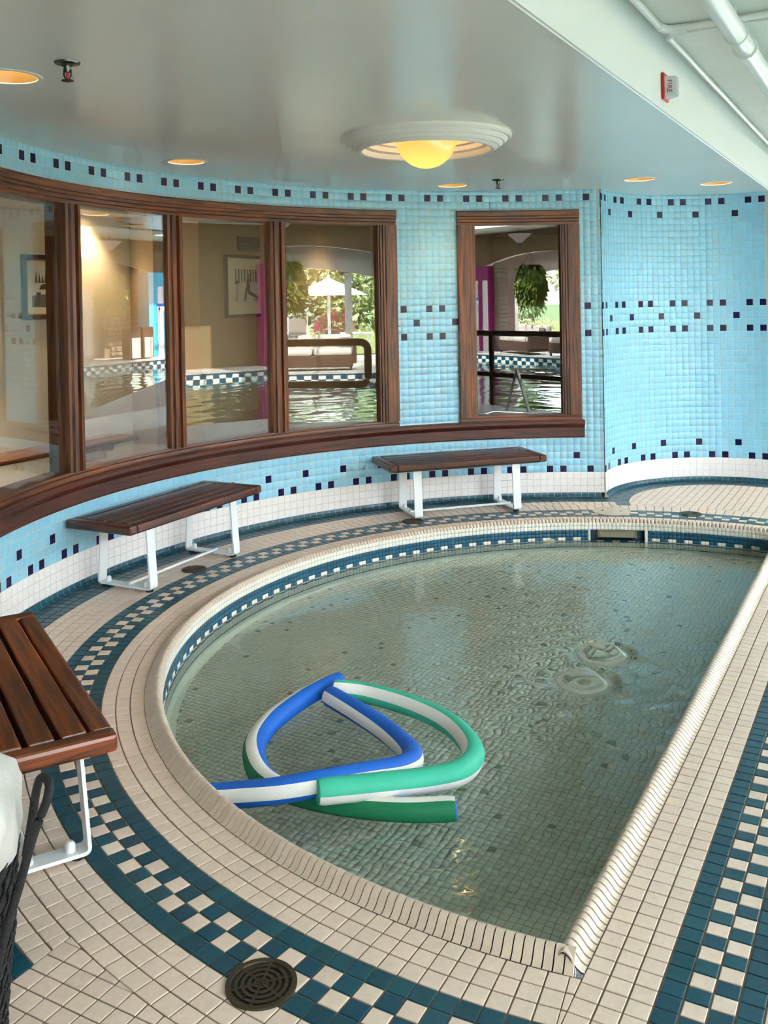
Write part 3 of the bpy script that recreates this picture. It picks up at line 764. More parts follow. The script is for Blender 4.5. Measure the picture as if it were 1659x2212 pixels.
# ---- windows
def win_parts(rt, cL, cR, mulls, turn={}):
    """frame of a window in the curved wall between outer columns cL and cR"""
    hp = [(RW - d, z) for d, z in [(-2.6, 42.25), (.55, 42.25), (.62, 42.1), (.62, 41.45), (.52, 41.35), (.52, 41.05), (.34, 40.95), (.34, 40.6), (.14, 40.5), (.14, 40.1), (-2.6, 40.1)]]
    mb = MB(); mb.arc(hp, azc(cL), azc(cR), int((cR - cL) * 1.2) + 4); mb.build('head_frame', M['frame'], rt)
    bp_ = [(RW - d, z) for d, z in [(-2.6, 11.75), (.1, 11.75), (.16, 11.5), (.36, 11.4), (.42, 11.15), (.42, 10.9), (-2.6, 10.9)]]
    mb = MB(); mb.arc(bp_, azc(cL), azc(cR), int((cR - cL) * 1.2) + 4); mb.build('bottom_bead', M['frame'], rt)
    def post(c, prof, name):
        a = azc(c); o = rad(a, RW)[:2]
        mb = MB(); mb.vprism([(u, -d) for u, d in prof], 11.7, 40.12, o, (math.cos(a), -math.sin(a)), (math.sin(a), math.cos(a))); mb.build(name, M['frame'], rt)
    stile = [(-1.45, -2.6), (-1.45, .14), (-1.25, .14), (-1.2, .34), (-.85, .34), (-.8, .52), (-.5, .52), (-.42, .62), (1.2, .62), (1.35, .55), (1.35, -2.6)]
    post(cR - 1.35, stile, 'side_stile'); post(cL + 1.35, [(-u, d) for u, d in stile][::-1], 'side_stile')
    mu = [(-1.25, -2.6), (-1.25, .05), (-1.05, .2), (-.9, .2), (-.8, .42), (-.28, .46), (-.2, .1), (.2, .1), (.28, .46), (.8, .42), (.9, .2), (1.05, .2), (1.25, .05), (1.25, -2.6)]
    for c in mulls: post(c, mu, 'mullion')
    edges = [cL + 2.7] + [q for c in mulls for q in (c - 1.2, c + 1.2)] + [cR - 2.7]
    for i in range(0, len(edges), 2):
        a, b = azc(edges[i] - .3), azc(edges[i + 1] + .3); Rg = RW + .55
        p, q = np.array(rad(a, Rg)[:2]), np.array(rad(b, Rg)[:2]); m_ = (p + q) / 2; tr = math.radians(turn.get(i // 2, 0)); Rt = np.array([[math.cos(tr), -math.sin(tr)], [math.sin(tr), math.cos(tr)]]); p, q = m_ + Rt @ (p - m_), m_ + Rt @ (q - m_); o = m_ / np.linalg.norm(m_) * .1
        mb = MB(); P4 = [p, q, q + o, p + o]; V = [(*v, 11.5) for v in P4] + [(*v, 40.4) for v in P4]
        mb.add(V, [(0, 1, 5, 4), (1, 2, 6, 5), (2, 3, 7, 6), (3, 0, 4, 7), (4, 5, 6, 7), (3, 2, 1, 0)]); mb.build('glass_pane', M['glass'], rt)
w1 = root('window_1', 'long curved oak-framed window with flat panes left of the tiled pier')
win_parts(w1, -117.2, -29.1, [-98.0, -81.4, -64.4, -47.75], {2: -1.7})        # the panes do not sit quite true
w2 = root('window_2', 'single oak-framed window between the tiled pier and the alcove corner')
win_parts(w2, -19.6, -1.1, [])
sp = [(RW - d, z) for d, z in [(-.3, 8.3), (.42, 8.3), (.5, 8.45), (.5, 9.75), (.62, 9.95), (.95, 10.2), (1.05, 10.4), (1.05, 10.75), (.92, 10.95), (-.3, 10.95)]]
mb = MB(); mb.arc(sp, azc(-118), azc(-.8), 150); struct(mb.build('trim_1', M['sill']), 'worn dark oak sill running under both windows')
# ---- corridor behind the windows
WA, SC = -108.0, 49.0
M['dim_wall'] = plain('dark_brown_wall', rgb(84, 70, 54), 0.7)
def slab(name, pts, mat, label=None):
    mb = MB(); mb.add(pts, [tuple(range(len(pts)))]); return struct(mb.build(name, mat), label)
slab('wall_corridor', [st(-150, WA, ZF), st(SC, WA, ZF), st(SC, WA, ZC), st(-150, WA, ZC)], M['cream_wall'], 'cream corridor wall behind the curved window')
slab('wall_corridor_return', [st(SC, WA, ZF), st(31.6, -77, ZF), st(31.6, -77, ZC), st(SC, WA, ZC)], M['tan_wall'], 'tan end wall of the corridor')
slab('wall_corridor_end', [st(31.6, -77, ZF), st(150, -77, ZF), st(150, -77, ZC), st(31.6, -77, ZC)], M['tan_wall'], 'dim tan corridor wall with the vent')
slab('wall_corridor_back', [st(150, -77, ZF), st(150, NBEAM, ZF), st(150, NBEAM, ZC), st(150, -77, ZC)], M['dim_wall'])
slab('wall_front', [st(-150, WA, ZF), st(-150, NBEAM, ZF), st(-150, NBEAM, ZC), st(-150, WA, ZC)], M['cream_wall'])
mb = MB(); mb.arc([(RW + 1, ZF - .04), (260, ZF - .04)], -2.9, 1.0, 60, 0, (0, 0), closed=False)
struct(mb.build('floor_corridor', plain('corridor_floor', rgb(96, 84, 70), 0.5)), 'pale corridor floor')
# black ends above and beyond nothing: hall-side wall beyond the alcove
a_ = np.array([AC[0] + R2 * math.sin(B0 + .98 / R2), AC[1] + R2 * math.cos(B0 + .98 / R2)]); s_a = EE @ a_
slab('wall_hall_near', [st(s_a, NBEAM - .3, ZF), st(150, NBEAM - .3, ZF), st(150, NBEAM - .3, ZC + .2), st(s_a, NBEAM - .3, ZC + .2)], M['beam'])
# ---- corridor things
def framed(name, label, cL, w, h, fw, fd, fmat, gold):
    """picture hung on an n = const wall, width along EE; cL = (s, n, z of bottom)"""
    t = thing(name, label, 'picture', st(cL[0], cL[1], cL[2]), HROT)
    def pc(nm, c, d, mt, bev=0): mb = MB(); mb.box(c, d, 0, bev); return mb.build(nm, mt, t)
    # local: y along EE, x towards the room
    mb = MB()
    mb.box((fd / 2, w / 2, fw / 2), (fd, w, fw)); mb.box((fd / 2, w / 2, h - fw / 2), (fd, w, fw)); mb.box((fd / 2, fw / 2, h / 2), (fd, fw, h - 2 * fw)); mb.box((fd / 2, w - fw / 2, h / 2), (fd, fw, h - 2 * fw))
    mb.build('frame', fmat, t)
    if gold:
        mb = MB(); g = fw
        for c, d in (((fd * .4, w / 2, g + .1), (fd * .8, w - 2 * g, .2)), ((fd * .4, w / 2, h - g - .1), (fd * .8, w - 2 * g, .2)), ((fd * .4, g + .1, h / 2), (fd * .8, .2, h - 2 * g)), ((fd * .4, w - g - .1, h / 2), (fd * .8, .2, h - 2 * g))): mb.box(c, d)
        mb.build('gilt_slip', plain('gilt', rgb(170, 120, 50), 0.35, 0.8), t, label='thin gilt inner slip')
    pc('mount', (.1, w / 2, h / 2), (.2, w - fw, h - fw), plain('mount_card', rgb(226, 216, 196), 0.7))
    return t, w, h
GR = [plain('print_grey_%d' % i, rgb(v, v, v - 4), 0.7) for i, v in enumerate((205, 150, 90, 40, 228))]
def print_sheet(t, y0, z0, w, h, shapes, label):
    mb = MB(); mb.add([(.22, y0, z0), (.22, y0 + w, z0), (.22, y0 + w, z0 + h), (.22, y0, z0 + h)], [(0, 1, 2, 3)], 0)
    for i, (pts, m) in enumerate(shapes):
        x = .225 + .002 * (i % 40)
        mb.add([(x, y0 + a * w, z0 + b * h) for a, b in pts], [tuple(range(len(pts)))], m)
    mb.build('print', GR, t, label=label)
t, w_, h_ = framed('framed_picture', 'framed black and white photo of a colonnade by a pool, behind the leftmost window pane', (24.0, WA + .05, 27.1), 12.6, 10.8, .75, .6, plain('dark_frame', rgb(30, 22, 18), 0.3), True)
sh = [([(0, .0), (1, 0), (1, .42), (0, .42)], 2), ([(.0, .3), (.3, .34), (.3, .55), (0, .62)], 0), ([(.12, .48), (.42, .48), (.42, .66), (.12, .66)], 0), ([(.16, .46), (.2, .58), (.28, .62), (.36, .58), (.4, .46)], 3)]
for k in range(5): x = .1 + k * .07; sh.append(([(x - .03, .64), (x + .03, .64), (x, .98 - .06 * (k % 3))], 3))
sh.append(([(.42, .52), (1, .82), (1, .46), (.42, .46)], 1)); sh.append(([(.42, .60), (1, .92), (1, .84), (.42, .55)], 3))
for k in range(9): x = .46 + k * .06; hh = .52 + (x - .42) * .48; sh.append(([(x, .42), (x + .025, .42), (x + .025, hh), (x, hh)], 3 if k % 2 else 4))
for k in range(7): x = .5 + k * .07; sh.append(([(x, .1), (x + .03, .1), (x + .03, .4), (x, .4)], 3 if k % 2 else 1))
sh += [([(.05, .05), (.16, .06), (.2, .38), (.1, .4)], 3), ([(.55, .06), (.75, .05), (.8, .12), (.6, .14)], 4)]
print_sheet(t, 2.0, 2.1, 9.4, 6.3, sh, 'black and white print of a colonnade beside a pool')
t, w_, h_ = framed('framed_picture', 'black framed photo of a person reclining before tall columns, below the vent grille', (37.5, -76.9, 26.9), 13.4, 10.2, .5, .5, M['black'], False)
PIC2 = t
sh = [([(0, 0), (1, 0), (1, .45), (0, .45)], 0)]
for k in range(8): x = .02 + k * .125; sh.append(([(x, .62), (x + .055, .62), (x + .055, 1), (x, 1)], 3 if k % 2 else 2))
sh += [([(0, .56), (.2, .58), (.2, .66), (0, .66)], 3), ([(.03, .05), (.09, .05), (.14, .56), (.08, .56)], 1), ([(.5, .5), (.62, .5), (.64, .7), (.56, .76), (.5, .7)], 3), ([(.52, .74), (.62, .74), (.62, .86), (.52, .86)], 2),
       ([(.44, .36), (.62, .34), (.66, .52), (.5, .52)], 3), ([(.6, .38), (1, .2), (1, .1), (.55, .28)], 3), ([(.44, .36), (.52, .36), (.46, .08), (.38, .08)], 3), ([(.75, .12), (.95, .02), (.98, .08), (.8, .16)], 1)]
print_sheet(t, 2.6, 2.3, 6.2, 5.6, sh, 'black and white print of a reclining person')
V0 = thing('vent_grille', 'dark slatted air vent on the dim wall above the black framed photo', 'vent', st(39.5, -76.95, 39.0), HROT)
mb = MB(); mb.box((.06, 3.1, 1.2), (.12, 6.2, 2.4)); mb.build('backing', M['black'], V0)
for k in range(6): mb = MB(); mb.box((.2, 3.1, .25 + k * .38), (.16, 5.9, .14)); mb.build('slat', plain('vent_slat', rgb(96, 88, 70), 0.5) if k == 0 else bpy.data.materials['vent_slat'], V0)
V0.location = [q * U for q in st(41.2, -76.95, 37.8)]
cb = thing('corridor_bench', 'low brown wooden bench with rounded ends along the corridor wall behind the window', 'bench', st(-8, -97.0, ZF), HROT)
for x in (-1.75, 1.75): mb = MB(); mb.box((x, 2.75, 7.6), (3.4, 83.5, .8), 0, .3); mb.build('seat_plank', wood('corridor_bench_wood', rgb(58, 30, 18), rgb(122, 74, 48), 'Object', 1, .4) if x < 0 else bpy.data.materials['corridor_bench_wood'], cb)
for k, y in enumerate((-14, 12, 38)):
    mb = MB(); mb.box((0, y, 6.7), (5.6, 2.6, 1.0), 0, .25); mb.build('bearer', bpy.data.materials['corridor_bench_wood'], cb)
    mb = MB(); mb.box((0, y, 3.1), (3.2, 1.6, 6.2), 0, .1); mb.build('leg', bpy.data.materials['corridor_bench_wood'], cb)
cb.location = [q * U for q in st(-8, -98.0, ZF)]
# ---- ceiling lamps
def downlight(x, y, label, power):
    t = thing('downlight', label, 'ceiling light', (x, y, ZC), 0, 'recessed ceiling downlights')
    mb = MB(); mb.lathe([(2.0, .05), (2.0, -.06), (2.28, -.06), (2.34, .02)], 32); mb.build('trim_ring', M['plaster'], t, True, ang=40)
    mb = MB(); mb.lathe([(2.0, .0), (1.75, .9), (1.5, 1.5)], 32); mb.build('reflector', bpy.data.materials.get('warm_reflector') or plain('warm_reflector', rgb(128, 108, 72), 0.3), t, True)
    mb = MB(); mb.lathe([(1.55, 1.45), (0.01, 1.4)], 32); mb.build('lens', bpy.data.materials.get('downlight_lens') or emit('downlight_lens', (1.0, .66, .30, 1), 18), t)
    l = bpy.data.lights.new('downlight_lamp', 'SPOT'); l.energy = power; l.color = (1, .72, .42); l.spot_size = math.radians(96); l.spot_blend = .7; l.shadow_soft_size = 1.4 * U
    lo = bpy.data.objects.new('downlight_lamp', l); C.objects.link(lo); lo.parent = t; lo.location = (0, 0, 1.2 * U)
for (x, y), lb, pw_ in zip(DL, ['round warm ceiling downlight at the left edge beside the nearer sprinkler', 'round warm ceiling downlight over the second mullion of the long window', 'round warm ceiling downlight over the tiled pier between the windows', 'left one of the two round downlights over the alcove', 'right one of the two round downlights over the alcove, nearest the beam'], (14, 14, 20, 14, 14)):
    downlight(x, y, lb, pw_)
downlight(DLC[0], DLC[1], 'round warm downlight in the corridor ceiling seen through the second pane', 100)
downlight(*st(-6, -92)[:2], 'corridor downlight hidden by the ceiling edge, over the framed colonnade photo', 520)
downlight(*st(66, -70)[:2], 'unseen corridor downlight added to brighten the tan wall', 75)  # lamp added out of view to lift the tan wall's brightness
t = thing('ceiling_lamp', 'amber glass bowl lamp in a stepped white plaster ring on the low ceiling', 'ceiling light', (*MED, ZC))
mb = MB(); mb.lathe([(8.3, .05), (8.35, -.25), (8.15, -.45), (7.95, -.45), (7.85, -.62), (7.65, -.85), (7.45, -.85), (7.35, -1.0), (7.15, -1.2), (6.95, -1.2), (6.85, -1.32), (6.6, -1.45), (6.3, -1.4), (6.15, -1.2), (6.1, -.9), (5.7, -.75), (5.6, -.3), (5.2, -.2), (5.1, .4), (4.6, .5), (4.5, 1.2), (4.1, 1.3), (4.0, 2.0), (0.02, 2.1)], 72)
mb.build('plaster_ring', M['plaster'], t, True, ang=32)
m = bpy.data.materials.new('amber_glass_bowl'); m.use_nodes = True; nt = m.node_tree; nt.nodes.clear()
tc = N(nt, 'ShaderNodeTexCoord'); sx = N(nt, 'ShaderNodeSeparateXYZ'); nt.links.new(tc.outputs['Object'], sx.inputs[0])
mr = N(nt, 'ShaderNodeMapRange'); mr.inputs['From Min'].default_value = -3.0 * U; mr.inputs['From Max'].default_value = -1.2 * U; mr.inputs['To Min'].default_value = 1.25; mr.inputs['To Max'].default_value = .86
nt.links.new(sx.outputs['Z'], mr.inputs['Value'])
e = N(nt, 'ShaderNodeEmission'); e.inputs[0].default_value = (1.0, .60, .13, 1); nt.links.new(mr.outputs['Result'], e.inputs[1])
gl = N(nt, 'ShaderNodeBsdfGlossy'); gl.inputs['Roughness'].default_value = .3; gl.inputs['Color'].default_value = (.06, .06, .06, 1); ad = N(nt, 'ShaderNodeAddShader'); o_ = N(nt, 'ShaderNodeOutputMaterial')
nt.links.new(e.outputs[0], ad.inputs[0]); nt.links.new(gl.outputs[0], ad.inputs[1]); nt.links.new(ad.outputs[0], o_.inputs[0])
mb = MB(); mb.lathe([(3.0, .1), (3.05, 0)] + [(3.05 * math.cos(a), -3.05 * math.sin(a) * 1.02) for a in np.linspace(0, PI / 2 - .004, 18)], 48); b_ = mb.build('glass_bowl', m, t, True, label='glowing amber glass bowl')
mb = MB(); mb.lathe([(.25, 2.1), (.25, .6), (.02, .6)], 12); mb.build('stem', M['plaster'], t)
l = bpy.data.lights.new('bowl_lamp', 'POINT'); l.energy = 2.2; l.color = (1, .56, .26); l.shadow_soft_size = .9 * U; lo = bpy.data.objects.new('bowl_lamp', l); C.objects.link(lo); lo.parent = t; lo.location = (0, 0, 1.35 * U)
for (x, y), lb in (((-44.0, -20.4), 'dark fire sprinkler head on the ceiling beside the left downlight'), ((-8.2, 45.5), 'small dark fire sprinkler head between lamp and right window')):
    t = thing('fire_sprinkler', lb, 'sprinkler', (x, y, ZC), 0, 'ceiling fire sprinklers')
    mb = MB(); mb.lathe([(.85, .02), (.8, -.1), (.4, -.15), (.34, -.24), (.02, -.24)], 28); mb.build('escutcheon', M['chrome'], t, True, ang=40)
    mb = MB(); mb.lathe([(.24, -.2), (.24, -.45), (.16, -.55), (.16, -.65), (.02, -.65)], 16); mb.tube([(-.22, 0, -.45), (-.24, 0, -.85), (-.06, 0, -1.15)], .06, 6); mb.tube([(.22, 0, -.45), (.24, 0, -.85), (.06, 0, -1.15)], .06, 6); mb.build('body', M['chrome'], t, True, ang=40)
    mb = MB(); mb.lathe([(.08, -.65), (.1, -.85), (.06, -1.1)], 10); mb.build('glass_bulb', M['red'], t, True, label='red glass bulb')
    mb = MB(); mb.lathe([(.02, -1.12), (.38, -1.16), (.4, -1.22), (.02, -1.24)], 20); mb.build('deflector', M['chrome'], t)
# ---- fire alarm strobe on the beam
fa = thing('fire_alarm', 'red and clear fire alarm strobe on the white beam', 'fire alarm', st(.25, NBEAM + .02, 47.2), HROT)
mb = MB(); mb.box((.12, 0, 0), (.24, 2.0, 2.3), 0, .08); mb.build('base_plate', M['red'], fa)
mb = MB(); V = [(.24, -.75, -.95), (.24, .75, -.95), (.24, .75, .85), (.24, -.75, .85), (1.15, -.5, -.78), (1.15, .5, -.78), (1.15, .5, .8), (1.15, -.5, .8)]
mb.add(V, [(0, 1, 5, 4), (1, 2, 6, 5), (2, 3, 7, 6), (3, 0, 4, 7), (4, 5, 6, 7), (3, 2, 1, 0)]); mb.build('strobe_lens', M['lens'], fa, label='clear strobe body lettered FIRE')
fc = bpy.data.curves.new('lettering', 'FONT'); fc.body = 'FIRE'; fc.size = .62 * U; fc.align_x = 'CENTER'; fc.align_y = 'CENTER'; fc.extrude = .004 * U; fc.materials.append(M['redtext'])
tmp = bpy.data.objects.new('tmp', fc); C.objects.link(tmp); bpy.context.view_layer.update()
tm = bpy.data.meshes.new_from_object(tmp.evaluated_get(bpy.context.evaluated_depsgraph_get())); bpy.data.objects.remove(tmp)
fo = bpy.data.objects.new('lettering', tm); C.objects.link(fo); fo.parent = fa
nx = Vector((.25, -.91, 0)).normalized()                                        # side face normal (towards -y, i.e. towards the pool's near end)
xax = Vector((0, 0, -1)); zax = nx; yax = zax.cross(xax).normalized()
fo.matrix_local = Matrix.Translation(Vector((.60, -.672, -.05)) * U + zax * .02 * U) @ Matrix((xax, yax, zax)).transposed().to_4x4()
# ---- hall ceiling near the beam, pipes
struct(plane_with_holes([st(-420, NBEAM)[:2], st(520, NBEAM)[:2], st(520, NBEAM + 62)[:2], st(-420, NBEAM + 62)[:2]], [], lambda a, b: (a, b, 51.7)).build('ceiling_hall_near', M['hceil']), 'white rough ceiling of the tall hall')
def conduit(pts, r, label, name='conduit', clamps=True):
    o = thing(name, label, 'pipe', (0, 0, 0)); mb = MB(); mb.tube(pts, r, 12); mb.build('tube', M['pipe'], o, True, ang=60)
    if clamps:
        P = [Vector(p) for p in pts]
        for i in range(1, len(P) - 1, max(1, len(P) // 6)):
            d = (P[min(i + 1, len(P) - 1)] - P[i]).normalized(); mb = MB(); mb.tube([P[i] - d * .3, P[i] + d * .3], r * 1.25, 12); mb.build('coupling', M['pipe'], o, True, ang=40)
    return o
def bend(path, r, n=6):
    P = [Vector(p) for p in path]; out = [P[0]]
    for i in range(1, len(P) - 1):
        a = P[i] + (P[i - 1] - P[i]).normalized() * r; b = P[i] + (P[i + 1] - P[i]).normalized() * r
        for k in range(n + 1):
            t_ = k / n; out.append(a * (1 - t_) ** 2 + P[i] * 2 * t_ * (1 - t_) + b * t_ ** 2)
    out.append(P[-1]); return out
conduit(bend([st(-75, 1.5, 51.3), st(-2.6, 1.5, 51.3), st(-4.8, 40, 51.3)], 1.6), .3, 'white conduit bending off the beam top across the hall ceiling')
conduit(bend([st(160, 1.4, 51.35), st(-1.2, 1.4, 51.35), st(-3.6, 40, 51.35)], 1.4), .24, 'thinner white conduit running on along the beam top past the bend')
bp_ = conduit([st(s, 7.55, 49.6) for s in np.linspace(-90, 150, 25)], .8, 'thick white pipe hung under the hall ceiling', 'pipe')
hg = MB(); a_ = Vector(st(-5.0, 7.55, 49.6)); hg.tube([a_ + Vector((NN[0], NN[1], 0)) * math.cos(q) * .88 + Vector((0, 0, 1)) * math.sin(q) * .88 for q in np.linspace(0, 2 * PI, 21)[:-1]], .07, 6, closed=True); hg.tube([a_ + Vector((0, 0, 1)), a_ + Vector((0, 0, 2.2))], .07, 6); hg.build('hanger', M['pipe'], bp_)
# ---- floor drains and lid
def drain(x, y, r, label, rz=0):
    t = thing('floor_drain', label, 'floor drain', (x, y, ZF), rz, 'bronze floor drains')
    mb = MB(); mb.lathe([(r * .96, .02), (.02, .02)], 32); mb.build('sump', M['black'], t)
    mb = MB(); mb.lathe([(r, -.02), (r, .10), (r * .86, .10), (r * .84, .02)], 40); mb.build('rim', M['drain'], t, True, ang=30)
    mb = MB()
    for q in (.70, .52, .34, .16): mb.lathe([(r * (q + .055), .03), (r * (q + .055), .09), (r * (q - .035), .09), (r * (q - .035), .03)], 32)
    for k in range(6): a = k * PI / 3; mb.box((math.cos(a) * r * .45, math.sin(a) * r * .45, .06), (r * .85, r * .07, .065), 0, 0, a)
    mb.build('grate', M['drain'], t)
    mb = MB()
    for k in range(2): mb = MB(); mb.lathe([(.09, .09), (.09, .13), (.01, .13)], 10, 0, (r * .52 * (1 - 2 * k), r * .4 * (1 - 2 * k))); mb.build('screw', M['chrome'], t)
drain(-29.5, -40.95, 1.58, 'bronze floor drain in the checkered ring at the bottom of the picture', .3)
drain(-45.75, 24.3, 1.4, 'floor drain in the cream tiles in front of the middle bench')
drain(-20.5, 45.5, 1.5, 'floor drain beside the front left foot of the far bench')
drain(17.4, 46.9, 1.5, 'floor drain on the checkered ring before the alcove')
t = thing('skimmer_lid', 'round beige access lid set in the checkered ring by the alcove', 'lid', (7.25, 49.5, ZF))
mb = MB(); mb.lathe([(2.6, -.02), (2.6, .08), (2.45, .1), (2.35, .06), (2.2, .1), (.02, .11)], 40); mb.build('lid_plate', M['beige'], t, True, ang=20)
for x, y in ((-1.2, .3), (1.2, -.3)): mb = MB(); mb.lathe([(.16, .1), (.16, .13), (.01, .13)], 12, 0, (x, y)); mb.build('finger_hole', M['black'], t)
# ---- benches
def bench(label, c, rot, L=23.2, D=8.8, rz_ins=4.3, wd='bench'):
    """c = middle of the front edge; rot = azimuth of the outward normal. local x along the bench, y outward"""
    t = thing('slatted_bench', label, 'bench', (c[0], c[1], ZF), -math.radians(rot), 'slatted wooden benches round the pool')
    H = 7.12 - ZF; th = .95
    def board(nm, x, y, dx, dy, dz=th, bev=.22):
        mb = MB(); mb.box((0, 0, 0), (dx, dy, dz) if dx > dy else (dx, dy, dz), 0, bev)
        if dy > dx:                                                            # keep the grain along the board
            mb = MB(); mb.box((0, 0, 0), (dy, dx, dz), 0, bev); o = mb.build(nm, M[wd], t); o.rotation_euler = (0, 0, PI / 2)
        else: o = mb.build(nm, M[wd], t)
        o.location = (x * U, y * U, (H - dz / 2) * U); return o
    board('side_rail', 0, .6, L - 2.3, 1.15); board('side_rail', 0, D - .6, L - 2.3, 1.15)
    board('end_rail', -L / 2 + .58, D / 2, 1.15, D); board('end_rail', L / 2 - .58, D / 2, 1.15, D)
    k = 4; sp_ = (D - 2.36) / k
    for i in range(k): board('slat', 0, 1.18 + sp_ * (i + .5), L - 2.34, sp_ - .3, .9, .1)
    o = board('dark_gap_sheet', 0, D / 2, L - 1.6, D - 1.2, .14, .03); o.location[2] = (H - 1.02) * U; o.data.materials[0] = M['black']  # black sheet added under the slats so the gaps look dark
    for x in (-L / 2 + rz_ins, L / 2 - rz_ins):
        mb = MB(); bw, bt = 1.15, .2                                            # flat bar frame: leaning legs and a foot bar
        pts = [(D * .5 - 3.1, H - th), (D * .5 - 3.55, .35), (D * .5 + 3.55, .35), (D * .5 + 3.1, H - th)]
        P = bend([(0, a, b) for a, b in pts], .35, 5)
        V = []; F = []
        for i, p in enumerate(P):
            tq = (P[min(i + 1, len(P) - 1)] - P[max(i - 1, 0)]).normalized(); nq = Vector((0, -tq.z, tq.y))
            for dx, dn in ((-bw / 2, -bt / 2), (bw / 2, -bt / 2), (bw / 2, bt / 2), (-bw / 2, bt / 2)): V.append((x + dx, p.y + nq.y * dn, p.z + nq.z * dn))
        for i in range(len(P) - 1):
            for j in range(4): F.append((i * 4 + j, i * 4 + (j + 1) % 4, i * 4 + 4 + (j + 1) % 4, i * 4 + 4 + j))
        F += [(0, 1, 2, 3), tuple(range(len(V) - 4, len(V)))]
        lf = mb.add(V, F).build('leg_frame', bench_metal, t)
        for y in (D / 2 - 2.6, D / 2 + 2.6):
            mb = MB(); mb.lathe([(.28, .45), (.28, .85), (.15, 1.0), (.02, 1.0)], 10, 0, (x, y)); mb.build('bolt', M['wmetal'], lf, True, ang=40)
        for y in (D / 2 - 3.0, D / 2 + 3.0):
            mb = MB(); mb.lathe([(.4, .0), (.4, .26), (.02, .26)], 12, 0, (x, y)); mb.build('rubber_foot', M['rubber'], lf)
    mb = MB(); mb.tube([(-L / 2 + rz_ins - .3, D / 2 - .5, .62), (L / 2 - rz_ins + .3, D / 2 - .5, .62)], .17, 8); mb.build('stretcher', M['wmetal'], t, True, ang=60)
    return t
# chipped white paint, rusty low down
bench_metal, nt, b = newmat('chipped_white_paint')
tc = N(nt, 'ShaderNodeTexCoord'); n1 = N(nt, 'ShaderNodeTexNoise'); n1.inputs['Scale'].default_value = 26; n1.inputs['Detail'].default_value = 5; nt.links.new(tc.outputs['Object'], n1.inputs['Vector'])
sx = N(nt, 'ShaderNodeSeparateXYZ'); nt.links.new(tc.outputs['Object'], sx.inputs[0])
mr = N(nt, 'ShaderNodeMapRange'); mr.inputs['From Min'].default_value = .2 * U; mr.inputs['From Max'].default_value = 1.0 * U; mr.inputs['To Min'].default_value = 0.10; mr.inputs['To Max'].default_value = -.25; nt.links.new(sx.outputs['Z'], mr.inputs['Value'])
ad = N(nt, 'ShaderNodeMath', operation='ADD'); nt.links.new(n1.outputs['Fac'], ad.inputs[0]); nt.links.new(mr.outputs['Result'], ad.inputs[1])
cr = N(nt, 'ShaderNodeValToRGB'); cr.color_ramp.elements[0].position = .69; cr.color_ramp.elements[0].color = rgb(232, 234, 236); cr.color_ramp.elements[1].position = .71; cr.color_ramp.elements[1].color = rgb(88, 50, 28)
nt.links.new(ad.outputs[0], cr.inputs['Fac']); nt.links.new(cr.outputs['Color'], b.inputs['Base Color']); b.inputs['Roughness'].default_value = .4
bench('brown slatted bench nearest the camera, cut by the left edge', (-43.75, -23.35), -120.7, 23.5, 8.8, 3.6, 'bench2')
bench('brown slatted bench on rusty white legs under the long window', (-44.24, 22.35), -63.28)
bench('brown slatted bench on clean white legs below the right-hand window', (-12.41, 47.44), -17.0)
# ---- pool noodles
def spline(pts, n=12):
    P = [np.array(p, float) for p in pts]; P = [2 * P[0] - P[1]] + P + [2 * P[-1] - P[-2]]; out = []
    for i in range(1, len(P) - 2):
        for k in range(n):
            t_ = k / n; a, b, c_, d = P[i - 1], P[i], P[i + 1], P[i + 2]
            out.append(.5 * (2 * b + (c_ - a) * t_ + (2 * a - 5 * b + 4 * c_ - d) * t_ ** 2 + (3 * b - a - 3 * c_ + d) * t_ ** 3))
    out.append(P[-2]); return out
def noodle(label, pts, r, twist, left, right, capmat):
    """stripes sit at cross-section angle `twist` (from up, towards the left of the heading) and opposite; names of the foam left/right of it"""
    P = spline([p[:3] for p in pts]); n = len(P); seg = 24
    tw = list(np.interp(np.linspace(0, 1, n), np.linspace(0, 1, len(twist)), [math.radians(q) for q in twist]))
    L_ = .48; rr = [r * (.93 if i in (0, n - 1) else 1.0) for i in range(n)]
    mats = []
    for k in range(seg):
        a = (k + .5) / seg * 360
        d0 = min(a, 360 - a); d1 = abs(a - 180)
        mats.append(2 if d0 < 26 or d1 < 26 else 0 if a < 180 else 1)
    mb = MB(); mb.tube([tuple(p) for p in P], rr, seg, 0, False, False, mats, tw)
    t = mb.build('pool_noodle', [M[left], M[right], M['nwhite']], None, True, ang=50)
    tag(t, label, 'pool noodle', 'striped foam pool noodles')
    for e, nm in ((0, 1), (n - 1, n - 2)):
        d = Vector(P[e]) - Vector(P[nm]); d.normalize(); q = d.to_track_quat('Z', 'Y')
        V = [tuple(Vector(P[e]) + q @ Vector((math.cos(a) * r * .93, math.sin(a) * r * .93, 0))) for a in np.linspace(0, 2 * PI, 25)[:-1]]
        V2 = [tuple(Vector(P[e]) + q @ Vector((math.cos(a) * r * .8, math.sin(a) * r * .8, .07))) for a in np.linspace(0, 2 * PI, 25)[:-1]]
        mb = MB(); mb.add(V + V2, [(i, (i + 1) % 24, 24 + (i + 1) % 24, 24 + i) for i in range(24)] + [tuple(range(24, 48))]); mb.build('end_face', M[capmat], t)
    return t
NR = .80
N1P = [(-27.87, -4.32, -2.1), (-29.48, -5.86, -2.2), (-31.15, -8.03, -2.3), (-32.83, -11.25, -2.4), (-33.46, -15.21, -2.4), (-32.32, -19.17, -2.5), (-29.91, -21.07, -2.85), (-26.83, -22.57, -2.7), (-23.03, -23.61, -2.5), (-19.75, -23.73, -2.4)]
